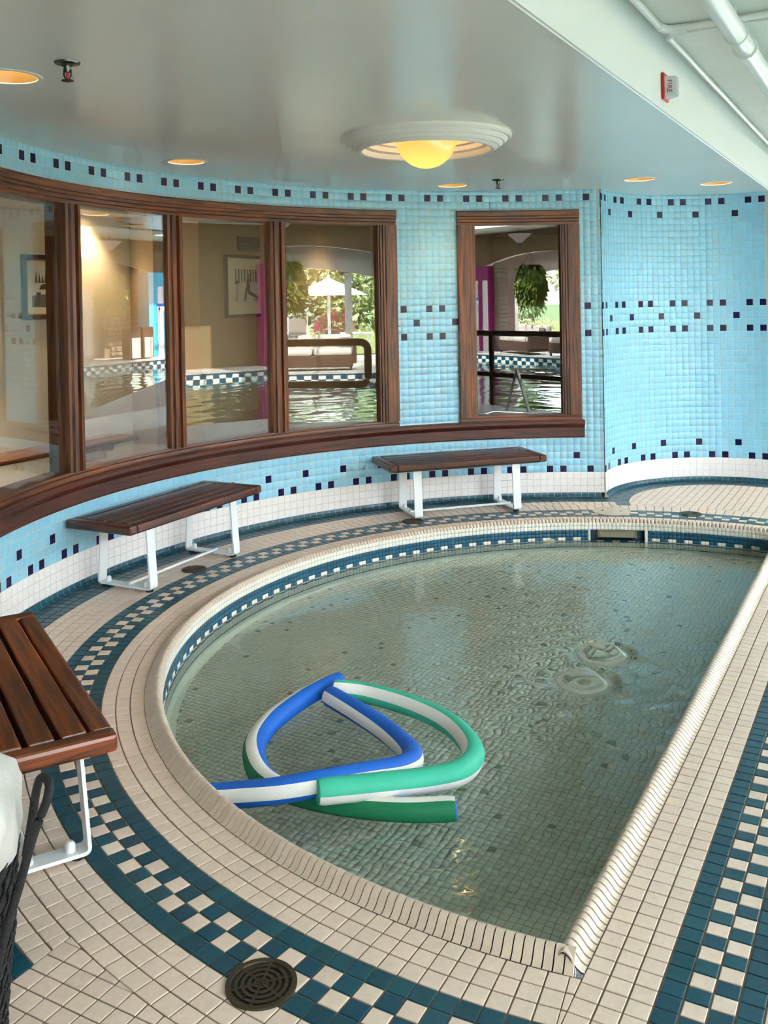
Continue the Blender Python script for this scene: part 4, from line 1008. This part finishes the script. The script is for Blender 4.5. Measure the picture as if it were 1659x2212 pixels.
N2P = [(-28.56, -7.37, -2.0), (-25.97, -10.61, -2.1), (-23.7, -13.85, -2.2), (-22.31, -17.26, -2.1), (-22.89, -19.26, -1.9), (-25.08, -20.92, -1.5), (-27.97, -22.67, -1.1), (-30.84, -23.21, -1.3), (-33.86, -22.52, -1.9), (-35.67, -22.31, -2.1)]
N3P = [(-28.24, -6.46, -1.9), (-25.34, -6.91, -2.1), (-21.72, -9.4, -2.2), (-19.16, -12.68, -2.2), (-18.05, -16.74, -2.1), (-18.99, -20.04, -1.8), (-21.18, -21.27, -1.75), (-24.46, -22.51, -1.45), (-28.28, -23.65, -1.2)]
N1T, N2T, N3T = [-50, -30, -12, 0, 8], [-72, -95, -116], [-50, -62]
noodle('pool noodle half blue half green with white stripes, its green tail pointing right', N1P, NR, N1T, 'nblue', 'ngreen', 'nblue')
noodle('plain blue pool noodle with white stripes bent in a tight loop to the coping', N2P, NR, N2T, 'nblue', 'nblue', 'nblue')
noodle('mint green pool noodle with white stripes lying on top of the others', N3P, NR, N3T, 'nteal', 'nteal', 'nteal')
# ---- rope basket at the left edge
BKX, BKY, BKR = -43.5, -46.5, 5.0
BKH = [(5.3, -1.4, 5.6), (5.75, -1.3, 7.4), (6.1, -1.1, 8.6), (6.6, -.9, 10.4), (7.0, -.6, 11.5), (6.95, -.2, 12.0), (6.5, .2, 11.95), (6.2, .5, 11.3), (5.95, .7, 10.2), (5.6, .9, 8.6)]
t = thing('rope_basket', 'black woven rope basket with white liner and rope handle at the left edge', 'basket', (BKX, BKY, ZF))
mb = MB(); rng = random.Random(5); prof = []
zt = 9.2; nco = 16
for k in range(nco):
    z = .35 + k * zt / nco; R_ = BKR * (.86 + .14 * min(1, k / 9.0) - (.05 * math.sin(PI * k / nco)))
    mb.lathe([(R_ - .05 + .34 * math.cos(a), z + .34 * math.sin(a)) for a in np.linspace(-PI / 2, PI / 2, 6)], 48)
mb.build('coiled_body', M['rope'], t, True, ang=70)
mb = MB()
for k in range(nco):
    z = .35 + k * zt / nco; R_ = BKR * (.86 + .14 * min(1, k / 9.0) - (.05 * math.sin(PI * k / nco))) + .27
    for j in range(36):
        a = 2 * PI * j / 36 + k * .09; mb.tube([(R_ * math.cos(a - .07), R_ * math.sin(a - .07), z - .3), ((R_ + .09) * math.cos(a), (R_ + .09) * math.sin(a), z), (R_ * math.cos(a + .07), R_ * math.sin(a + .07), z + .3)], .07, 5)
o = mb.build('rope_strand', M['rope'], t); o['kind'] = 'stuff'
mb = MB(); V = []; F = []; seg = 72; prf = [(.92, 8.0), (1.06, 8.9), (1.1, 9.8), (1.09, 10.7), (1.03, 11.5), (.9, 12.0), (.74, 12.1), (.66, 11.6), (.62, 10.4)]
for i, (q, z) in enumerate(prf):
    for k in range(seg):
        a = 2 * PI * k / seg; f = 1 + .018 * math.sin(a * 9 + i * .7) + .012 * math.sin(a * 17 + i * 1.3)
        V.append((BKR * q * f * math.cos(a), BKR * q * f * math.sin(a), z + .22 * math.sin(a * 5 + .4) * (i > 2)))
for i in range(len(prf) - 1):
    for k in range(seg): F.append((i * seg + k, i * seg + (k + 1) % seg, (i + 1) * seg + (k + 1) % seg, (i + 1) * seg + k))
mb.add(V, F); mb.build('cloth_liner', M['cloth'], t, True, label='white cloth liner folded over the rim')
mb = MB(); HP = spline(BKH, 8); mb.tube([tuple(p) for p in HP], .17, 10); mb.build('rope_handle', M['rope'], t, True, ang=70)
# ================================================================== THE TALL POOL HALL (opposite side, seen in the window reflections)
M['deck'] = plain('hall_deck_tile', rgb(206, 198, 188), 0.4)
M['hallwall'] = plain('hall_plaster', rgb(222, 214, 204), 0.6)
M['taupe'] = plain('taupe_plaster', rgb(132, 108, 76), 0.6)
M['stone'] = plain('field_stone', rgb(128, 112, 98), 0.8, bump=.5, bscale=30, var=.25, vscale=6)
M['cyanp'] = plain('cyan_paint', rgb(70, 186, 220), 0.5); M['magp'] = plain('magenta_paint', rgb(150, 20, 100), 0.5); M['pinkw'] = plain('pale_pink_paint', rgb(244, 226, 226), 0.5)
M['leaf'] = plain('leaf_green', rgb(146, 158, 104), 0.6, var=.35, vscale=20); M['leaf2'] = plain('pale_leaf_green', rgb(188, 192, 146), 0.6, var=.35, vscale=14); M['fern'] = plain('fern_green', rgb(96, 116, 34), 0.6, var=.3, vscale=30)
M['bark'] = plain('bark', rgb(84, 66, 50), 0.9); M['sofa'] = plain('grey_upholstery', rgb(120, 112, 106), 0.8); M['cush'] = plain('pale_cushion', rgb(206, 198, 190), 0.85); M['wick'] = plain('brown_wicker', rgb(74, 52, 40), 0.7)
M['rail'] = plain('bronze_rail', rgb(70, 48, 30), 0.35, .5); M['grass'] = plain('lawn', rgb(84, 104, 48), 0.9); M['canvas'] = plain('white_canvas', rgb(240, 232, 230), 0.8); M['pinkf'] = plain('pink_petals', rgb(226, 90, 140), 0.7)
M['hbed'] = plain('hall_pool_lining', rgb(196, 208, 200), 0.5)
S0, S1 = -330, 430; T0, T1 = 48, 205; TA, TB, HZ = 236, 254, 66
def quad(mb, a, b, c, d, m=0): return mb.add([a, b, c, d], [(0, 1, 2, 3)], m)
mb = MB(); quad(mb, hall(-420, 20 - NBEAM - .05, ZF - .03), hall(520, 20 - NBEAM - .05, ZF - .03), hall(520, T0, ZF - .03), hall(-420, T0, ZF - .03)); quad(mb, hall(-420, T1, ZF), hall(520, T1, ZF), hall(520, TB + 2, ZF), hall(-420, TB + 2, ZF))
quad(mb, hall(-420, T0, ZF), hall(S0, T0, ZF), hall(S0, T1, ZF), hall(-420, T1, ZF)); quad(mb, hall(S1, T0, ZF), hall(520, T0, ZF), hall(520, T1, ZF), hall(S1, T1, ZF))
quad(mb, hall(-420, .0, ZF - .1), hall(-140, .0, ZF - .1), hall(-140, 20, ZF - .1), hall(-420, 20, ZF - .1))
struct(mb.build('floor_hall', M['deck']), 'pale deck of the tall pool hall')
hp = root('pool_hall_basin', 'large pool of the tall hall with a checkered tile band')
mb = MB()
for a, b in (((S0, T0), (S1, T0)), ((S1, T0), (S1, T1)), ((S1, T1), (S0, T1)), ((S0, T1), (S0, T0))): quad(mb, hall(*a, -28), hall(*b, -28), hall(*b, ZF), hall(*a, ZF))
quad(mb, hall(S0, T0, -28), hall(S1, T0, -28), hall(S1, T1, -28), hall(S0, T1, -28)); mb.build('basin', M['hbed'], hp)
mb = MB()
quad(mb, hall(S0, T1 - .15, -6.5), hall(S1, T1 - .15, -6.5), hall(S1, T1 - .15, ZF), hall(S0, T1 - .15, ZF), 0)
for k in range(int((S1 - S0) / 6)):
    for r in range(2):
        s = S0 + k * 6 + r * 3; quad(mb, hall(s, T1 - .3, -4.6 + r * 1.6), hall(s + 3, T1 - .3, -4.6 + r * 1.6), hall(s + 3, T1 - .3, -3.0 + r * 1.6), hall(s, T1 - .3, -3.0 + r * 1.6), 1)
o = mb.build('checker_band', [M['pteal'], M['pwhite']], hp); o['kind'] = 'stuff'
mb = MB(); g = 2.0; na, nb = int((S1 - S0) / g), int((T1 - T0) / g)
rs = np.random.RandomState(9); comps = [(rs.uniform(6, 22), rs.uniform(.5, 1), rs.normal(PI / 2, .5), rs.uniform(0, 6)) for _ in range(16)]
SS, TT = np.meshgrid(S0 + g * np.arange(na + 1), T0 + g * np.arange(nb + 1), indexing='ij')
WZ = -4.2 + .05 * fbm(SS, TT, comps)
Vw = [hall(a, b, c) for a, b, c in zip(SS.ravel(), TT.ravel(), WZ.ravel())]
Fw = [(i * (nb + 1) + j, (i + 1) * (nb + 1) + j, (i + 1) * (nb + 1) + j + 1, i * (nb + 1) + j + 1) for i in range(na) for j in range(nb)]
mb.add(Vw, Fw); struct(mb.build('water_hall', M['bigwater'], None, True), 'rippled water of the large hall pool')
# arcade: bays every 108 tiles, an arch in each
BAY = [-319, -211, -103, 5, 297, 405]
def arch_pts(c, half, spring, crown, n=14):
    sag = crown - spring; R_ = (half * half + sag * sag) / (2 * sag); out = []
    for k in range(n + 1):
        x = -half + 2 * half * k / n; out.append((c + x, crown - R_ + math.sqrt(R_ * R_ - x * x)))
    return out
outer = [(-420, ZF), (-420, HZ), (520, HZ), (520, ZF)]
def arch_wall(name, t, th, half, spring, crown, bays, mat, label):
    loop = [(-420, ZF)]
    for c in bays: loop += [(c - half, ZF)] + arch_pts(c, half, spring, crown) + [(c + half, ZF)]
    loop += [(520, ZF), (520, HZ), (-420, HZ)]
    mb = plane_with_holes(loop, [], lambda a, b: hall(a, t, b))
    m2 = plane_with_holes(loop, [], lambda a, b: hall(a, t + th, b)); mb.add(m2.v, m2.f)
    for c in bays:
        P = [(c - half, ZF)] + arch_pts(c, half, spring, crown) + [(c + half, ZF)]
        for a, b in zip(P[:-1], P[1:]): quad(mb, hall(a[0], t, a[1]), hall(b[0], t, b[1]), hall(b[0], t + th, b[1]), hall(a[0], t + th, a[1]), 1)
    return struct(mb.build(name, [mat, M['hallwall']]), label)
arch_wall('wall_arcade', TA, 3.5, 50, 46, 54, BAY, M['taupe'], 'taupe arcade along the far side of the hall')
arch_wall('wall_garden', TB, 3, 40, 38, 44.5, [b for b in BAY if b != 297], M['hallwall'], 'white arched garden front of the hall')
mb = MB()
for s in (-420, 520): quad(mb, hall(s, 0, ZF), hall(s, TB + 3, ZF), hall(s, TB + 3, HZ), hall(s, 0, HZ))
quad(mb, hall(-420, 0, ZF), hall(-150 , 0, ZF), hall(-150, 0, 52), hall(-420, 0, 52)); quad(mb, hall(150, 0, ZF), hall(520, 0, ZF), hall(520, 0, 52), hall(150, 0, 52))
quad(mb, hall(-420, 62, 51.7), hall(520, 62, 51.7), hall(520, 62, HZ), hall(-420, 62, HZ))
struct(mb.build('wall_hall', M['hallwall']), 'plain end walls of the tall hall')
SKY_S = [(5 + 108 * k - 26, 5 + 108 * k + 26) for k in range(-3, 5)]  # unseen roof openings added to let more daylight into the hall
holes = [[(a, 118), (b, 118), (b, 200), (a, 200)] for a, b in SKY_S]
struct(plane_with_holes([(-420, 62), (520, 62), (520, TB + 3), (-420, TB + 3)], holes, lambda a, b: hall(a, b, HZ)).build('ceiling_hall', M['hallwall']), 'tall hall ceiling with rows of roof lights added for daylight')
for a, b in SKY_S:
    mb = MB(); c = hall((a + b) / 2, 135, HZ + .3)
    for k in range(5): mb.box(hall((a + b) / 2, 118 + k * 20.5, HZ + .3), (52, 1.4, 1.6), 0, 0, HROT + PI / 2)
    for k in range(4): mb.box(hall(a + k * 17.33, 159, HZ + .3), (82, 1.2, 1.2), 0, 0, HROT)
    o = mb.build('added_roof_light', M['plaster']); struct(o, 'glazing bars of an added roof light')
# painted pillars between the bays
def pillar(s, t, mat, label, sgn):
    o = thing('painted_pillar', label, 'pillar', hall(s, t, ZF), HROT, None)
    mb = MB(); mb.box((0, 0, 24), (8, 20, 48), 0, .3); mb.build('shaft', mat, o)
    for y, w_ in ((-.5, 4.8), (7.8, 4.2)): mb = MB(); mb.box((-4.1, y, 20), (.3, w_, 40)); mb.build('stripe', M['pinkw'], o)
    if sgn:
        mb = MB(); mb.box((-4.4, -.5, 28), (.2, 6.2, 4.6)); sg = mb.build('sign_plate', M['pinkw'], o, label='small white notice with a blue heading')
        mb = MB(); mb.box((-4.55, -.5, 29.5), (.15, 6.2, 1.6)); mb.build('sign_heading', M['nblue'], sg)
        mb = MB(); mb.box((-4.55, -2, 27.2), (.15, 1.6, 1.5)); mb.build('sign_icon', M['black'], sg)
for s, mt, lb in ((-255, 'magp', 'magenta pillar with white stripes on the far side of the hall'), (-157, 'magp', 'magenta pillar with white stripes, second along the hall'), (-49, 'cyanp', 'cyan pillar with pale stripes left of the umbrella arch'), (59, 'cyanp', 'cyan pillar with pale stripes right of the umbrella arch'), (172, 'magp', 'magenta pillar with white stripes, fourth along the hall'), (340, 'cyanp', 'cyan pillar with pale stripes beside the stone wall')):
    pillar(s, TA - 4.2, M[mt], lb, s in (-255, 340))
# stone wall with a doorway
sw = root('wall_stone', 'rubble stone wall with a doorway at the far end of the hall')
mb = MB()
for a, b, z0_, z1_ in ((262, 298, ZF, 60), (314, 340, ZF, 60), (298, 314, 40, 60)): mb.box(hall((a + b) / 2, TB - 6, (z0_ + z1_) / 2), (3, b - a, z1_ - z0_), 0, 0, HROT)
mb.build('wall_core', M['gfloor'], sw)
rg = random.Random(4); z = ZF + .8; ns = 0
while z < 58:
    h = rg.uniform(2.2, 3.6); s = 262 + rg.uniform(0, 2)
    while s < 339:
        wd = rg.uniform(3, 7)
        if not (296 < s + wd / 2 < 316 and z < 40) and ns < 295:
            mb = MB(); mb.box((0, 0, 0), (1.6 + rg.random(), wd - .5, h - .4), 0, .5); o = mb.build('stone', M['stone'], sw, True); o.location = [q * U for q in hall(s + wd / 2, TB - 8, z + h / 2)]; o.rotation_euler = (rg.uniform(-.05, .05), 0, HROT); ns += 1
        s += wd
    z += h
stp = root('trim_2', 'slender stone pier beside the magenta pillar'); rg = random.Random(8); z = ZF
while z < 48:
    h = rg.uniform(2, 3.4); mb = MB(); mb.box((0, 0, 0), (7, 4.2 + rg.uniform(-.8, .8), h - .3), 0, .5); o = mb.build('stone', M['stone'], stp, True); o.location = [q * U for q in hall(-241, TA - 2, z + h / 2)]; o.rotation_euler = (0, 0, HROT + rg.uniform(-.1, .1)); z += h
# ferns, pendants
def leaf_cloud(n, fn, size, seed, droop=0):
    r_ = np.random.RandomState(seed); V = []; F = []
    for i in range(n):
        p, d = fn(r_); d = np.array(d) + r_.normal(0, .35, 3); d /= np.linalg.norm(d); u = np.cross(d, r_.normal(0, 1, 3)); u /= np.linalg.norm(u); L = size * r_.uniform(.6, 1.3)
        k = len(V); V += [tuple(p), tuple(p + d * L * .5 + u * L * .22), tuple(p + d * L), tuple(p + d * L * .5 - u * L * .22)]; F.append((k, k + 1, k + 2, k + 3))
    return MB().add(V, F)
def fern_fn(r_):
    a = r_.uniform(0, 2 * PI); v = r_.uniform(0, 1) ** .8; z = -1 - 20 * v; R_ = (4.2 + 2.8 * math.sin(min(1, v * 1.4) * PI * .6)) * (1 - .35 * max(0, v - .6) / .4)
    return np.array([R_ * math.cos(a), R_ * math.sin(a), z + 2 * r_.rand()]), (math.cos(a) * .5, math.sin(a) * .5, -1)
for k, (s, bay) in enumerate(((-211, 'magenta'), (1, 'umbrella'), (300, 'stone'))):
    t = thing('hanging_fern', 'large fern hanging in the %s bay of the hall' % bay, 'plant', hall(s, TA - 8, 47), HROT)
    o = leaf_cloud(1500, fern_fn, 3.6, k).build('fronds', M['fern'], t); o['kind'] = 'stuff'
    mb = MB(); mb.lathe([(.1, -8), (4.2, -7), (4.8, -1), (4.6, -.6), (.1, -.8)], 20); mb.build('pot', M['black'], t, True)
    mb = MB()
    for q in range(3): a = q * 2 * PI / 3; mb.tube([(4.4 * math.cos(a), 4.4 * math.sin(a), -.6), (0, 0, 7)], .12, 5)
    mb.build('wire', M['black'], t)
    t = thing('pendant_lamp', 'white bell pendant lamp over the fern in the %s bay' % bay, 'lamp', hall(s - 4, TA - 12, HZ), HROT)
    mb = MB(); mb.lathe([(6, -2.8), (5.4, -4), (2.6, -6.2), (1.6, -7.6), (.05, -7.7)], 28); mb.build('shade', bpy.data.materials.get('lit_bell_glass') or emit('lit_bell_glass', (1, .86, .72, 1), 1.1), t, True)
    mb = MB(); mb.tube([(0, 0, 0), (0, 0, -3)], .5, 8); mb.lathe([(1.1, -7.5), (1.0, -10), (.05, -10.4)], 12); mb.build('stem', M['wick'], t, True, ang=40)
# lounge sofas on the far deck
def sofa(s, t, rz, label, n=2):
    o = thing('lounge_sofa', label, 'sofa', hall(s, t, ZF), HROT + rz)
    Wd = 17 * n
    mb = MB(); mb.box((0, 0, 4), (15, Wd, 5), 0, .4); mb.build('base', M['wick'], o)
    for k in range(n):
        y = -Wd / 2 + 17 * (k + .5)
        mb = MB(); mb.box((-.6, y, 8), (14, 16.4, 3), 0, 1.0); mb.build('seat_cushion', M['cush'], o)
        mb = MB(); mb.box((5.6, y, 12), (3.4, 16, 6.4), 0, 1.2); mb.build('back_cushion', M['cush'], o)
    mb = MB(); mb.box((0, Wd / 2 + .8, 7), (15, 1.6, 8), 0, .4); mb.build('arm', M['wick'], o)
    for x in (-6.5, 6.5):
        for y in (-Wd / 2 + 1, Wd / 2 - 1): mb = MB(); mb.box((x, y, .8), (.8, .8, 1.8)); mb.build('leg', M['black'], o)
    mb = MB(); mb.box((3, Wd / 2 - 3.4, 11.4), (1.8, 5, 5), 0, .8); mb.build('throw_pillow', M['sofa'], o)
    return o
sofa(12, 228, 0, 'two-seat wicker sofa in front of the umbrella arch'); sofa(-22, 214, 0, 'single wicker seat at the water before the umbrella arch', 1)
sofa(-214, 226, .3, 'grey wicker sofa in the magenta bay'); sofa(-170, 222, .1, 'second grey wicker sofa in the magenta bay')
# towel carts in front of the stone wall
for k, s in enumerate((309, 319)):
    t = thing('towel_cart', ['dark towel cart nearer the doorway', 'dark towel cart beside the cyan pillar'][k], 'cart', hall(s, 222, ZF), HROT)
    mb = MB(); mb.box((0, 0, 9), (6, 9, 17), 0, .6); mb.build('bin', M['wick'], t); mb = MB(); mb.box((-3.1, 0, 6.4), (.3, 6.6, 11)); mb.build('front_panel', M['cush'], t)
# hand rails at the near pool edge
def rail_thing(label, path, r): o = thing('hand_rail', label, 'rail', (0, 0, 0)); mb = MB(); mb.tube(path, r, 10, closed=path[0] == path[-1] and False); mb.build('tube', M['rail'], o, True, ang=60); return o
rail_thing('bronze rounded hand rail loop at the hall pool edge', bend([hall(-14, 48, 19.3), hall(35, 48, 19.0), hall(35, 48, 8.6), hall(-14, 48, 9.0)], 2.2), .95)
rl = rail_thing('long straight bronze rail by the hall pool', [hall(-96, 48, 18.9), hall(-15, 48, 19.6)], .8)
mb = MB(); mb.tube([hall(-96, 48, 7.6), hall(-15, 48, 8.0)], .7, 10); mb.build('lower_tube', M['rail'], rl, True, ang=60)
for s in (-88, -44.5, -15): mb = MB(); mb.tube([hall(s, 48, ZF), hall(s, 48, 19.2)], .75, 10); mb.build('post', M['rail'], rl, True, ang=60)
# wet floor sign
t = thing('wet_floor_sign', 'white folding wet floor sign reflected in the right-hand window', 'floor sign', hall(-24, 38, ZF), HROT + .85)
for sg in (-1, 1):
    a = .26 * sg
    M4 = Matrix.Translation((0, 0, 11.6)) @ Matrix.Rotation(a, 4, 'Y') @ Matrix.Translation((0, 0, -6))
    mb = MB(); mb.box((0, 0, 0), (.35, 5.6, 12), 0, .12, 0, M4); mb.build('panel', M['wmetal'], t)
    mb = MB()
    for z, w_ in ((3.4, 1.6), (1.8, 3.2), (-2.8, 3.4), (-3.9, 3.4)): mb.box((0, 0, 0), (.1, w_, .5), 0, 0, 0, M4 @ Matrix.Translation((.2 * sg, 0, z)))
    for z, y in ((.4, -.4), (-.4, .3), (-1.2, -.2)): mb.box((0, 0, 0), (.1, .5, 1.2), 0, 0, 0, M4 @ Matrix.Translation((.2 * sg, y, z)) @ Matrix.Rotation(.5 * (1 if y > 0 else -1), 4, 'X'))
    mb.build('marking', M['sofa'], t)
mb = MB(); mb.tube([(0, -2, 11.7), (0, 2, 11.7)], .35, 8); mb.build('hinge', M['wmetal'], t)
# ---- garden
mb = MB(); quad(mb, hall(-2500, TB + 2, ZF - .6), hall(2500, TB + 2, ZF - .6), hall(2500, 3000, ZF - .6), hall(-2500, 3000, ZF - .6)); struct(mb.build('ground', M['grass']), 'lawn outside the hall')
mb = MB(); quad(mb, hall(-400, TB + 2, ZF - .4), hall(500, TB + 2, ZF - .4), hall(500, TB + 90, ZF - .4), hall(-400, TB + 90, ZF - .4)); struct(mb.build('patio', M['deck']), 'pale terrace outside the arches')
def crown_fn(c, rx, rz_):
    def f(r_):
        d = r_.normal(0, 1, 3); d /= np.linalg.norm(d); q = r_.uniform(.72, 1.03)
        return np.array([c[0] + d[0] * rx * q, c[1] + d[1] * rx * q, c[2] + d[2] * rz_ * q]), d * .6 + np.array([0, 0, -.3])
    return f
def tree(s, t, h, r, label, mat, seed):
    o = thing('tree', label, 'tree', hall(s, t, ZF), seed * 1.1, 'garden trees')
    mb = MB(); mb.tube([(0, 0, 0), (1, .5, h * .3), (0, 0, h * .6)], [2.6, 2.0, 1.2], 10); mb.build('trunk', M['bark'], o, True, ang=60)
    mb = None; r_ = np.random.RandomState(seed)
    big = MB()
    for k in range(8):
        a = r_.uniform(0, 2 * PI); q = r_.uniform(0, .6); c = (r * q * math.cos(a), r * q * math.sin(a), h * (.10 + .10 * k)); m_ = leaf_cloud(1000, crown_fn(c, r * .62, h * .16), 5.6, seed * 10 + k); big.add(m_.v, m_.f)
    x = big.build('foliage', mat, o); x['kind'] = 'stuff'
TM = [M['leaf'], M['leaf2'], plain('yellow_green_leaf', rgb(176, 176, 96), 0.6, var=.3, vscale=14), plain('grey_green_leaf', rgb(140, 152, 124), 0.6, var=.3, vscale=14)]
for k in range(16):
    a_, b_ = k % 4, (k // 4 + k) % 4
    tree(-420 + k * 62 + (k * 37 % 23), TB + 150 + (k * 53 % 60), (150, 118, 96, 132)[a_], (44, 54, 46, 38)[a_], ('tall', 'broad', 'low', 'slender')[a_] + (' mid green', ' pale green', ' yellowish green', ' grey green')[b_] + ' garden tree beyond the terrace', TM[b_], k + 1)
def hedge_fn(r_): return np.array([r_.uniform(-4, 4), r_.uniform(-450, 450), 13 * math.sqrt(r_.rand())]), (-.6, r_.normal(), .8)
t = thing('hedge', 'long clipped hedge beyond the terrace', 'hedge', hall(40, TB + 96, ZF), HROT)
mb = MB(); mb.box((0, 0, 5.5), (7, 900, 11)); mb.build('hedge_core', M['leaf'], t); o = leaf_cloud(5000, hedge_fn, 3.2, 77).build('foliage', M['leaf2'], t); o['kind'] = 'stuff'
t = thing('patio_umbrella', 'white patio umbrella on the terrace', 'umbrella', hall(16, TB + 52, ZF), 0)
mb = MB(); mb.lathe([(21, 32.8), (13, 36.4), (6, 39.4), (2, 41)], 8); mb.lathe([(4.6, 39.6), (2, 41.2), (.1, 42)], 8); mb.build('canopy', M['canvas'], t); mb = MB(); mb.tube([(0, 0, 0), (0, 0, 42.5)], .8, 10); mb.lathe([(5, 0), (5, 1.4), (.1, 1.8)], 20); mb.lathe([(.8, 42), (.8, 43), (.1, 43.8)], 12); mb.build('pole', M['pipe'], t, True, ang=40)
mb = MB(); mb.box((0, 0, 13.6), (16, 16, .9), 0, .3)
for a in (-6, 6):
    for b2 in (-6, 6): mb.box((a, b2, 6.6), (.9, .9, 13.2))
o = thing('patio_table', 'white table under the patio umbrella', 'table', hall(30, TB + 32, ZF), HROT); mb.build('table_frame', M['pipe'], o)
def lounge_chair(s, t_, label):
    o = thing('sling_chair', label, 'chair', hall(s, t_, ZF), HROT + PI, 'grey sling chairs')
    M4 = Matrix.Translation((-4, 0, 14)) @ Matrix.Rotation(-.3, 4, 'Y'); mb = MB(); mb.box((0, 0, 0), (.5, 9, 15), 0, .2, 0, M4); mb.build('back_sling', M['sofa'], o)
    mb = MB(); mb.box((3, 0, 7), (12, 9, .5), 0, .2); mb.build('seat_sling', M['sofa'], o); mb = MB()
    for y in (-5, 5): mb.tube([(8, y, 0), (8, y, 7), (-3, y, 7), (-8, y, 22)], .45, 6); mb.tube([(-6, y, 0), (-3, y, 7)], .45, 6)
    mb.build('chair_frame', M['pipe'], o)
lounge_chair(0, TB + 40, 'grey sling chair left of the umbrella pole'); lounge_chair(54, TB + 50, 'grey sling chair right of the umbrella pole')
def flow_fn(r_): d = r_.normal(0, 1, 3); d[2] = abs(d[2]); d /= np.linalg.norm(d); return np.array([d[0] * 9, d[1] * 9, 14 + d[2] * 8]) * 1.0, d
t = thing('flower_pot', 'dark planter of pink flowers by the umbrella', 'planter', hall(18, TB + 70, ZF), 0)
mb = MB(); mb.lathe([(5, 0), (7.5, 14), (7, 14.4), (.1, 13.6)], 20); mb.build('pot', M['sofa'], t, True, ang=40); o = leaf_cloud(420, flow_fn, 2.6, 5).build('blossom', M['pinkf'], t); o['kind'] = 'stuff'; o = leaf_cloud(420, flow_fn, 2.6, 6).build('foliage', M['leaf'], t); o['kind'] = 'stuff'
# window mullion columns in the garden arches
for c in BAY:
    if c == 297: continue
    mb = MB(); mb.box(hall(c + 22, TB + 1.5, 20.5), (2.6, 3.4, 42.5), 0, .2, HROT); struct(mb.build('garden_window_post', M['plaster']), 'slim white post in a garden arch')
# daylight portals: sampling aids in the added roof lights and arches
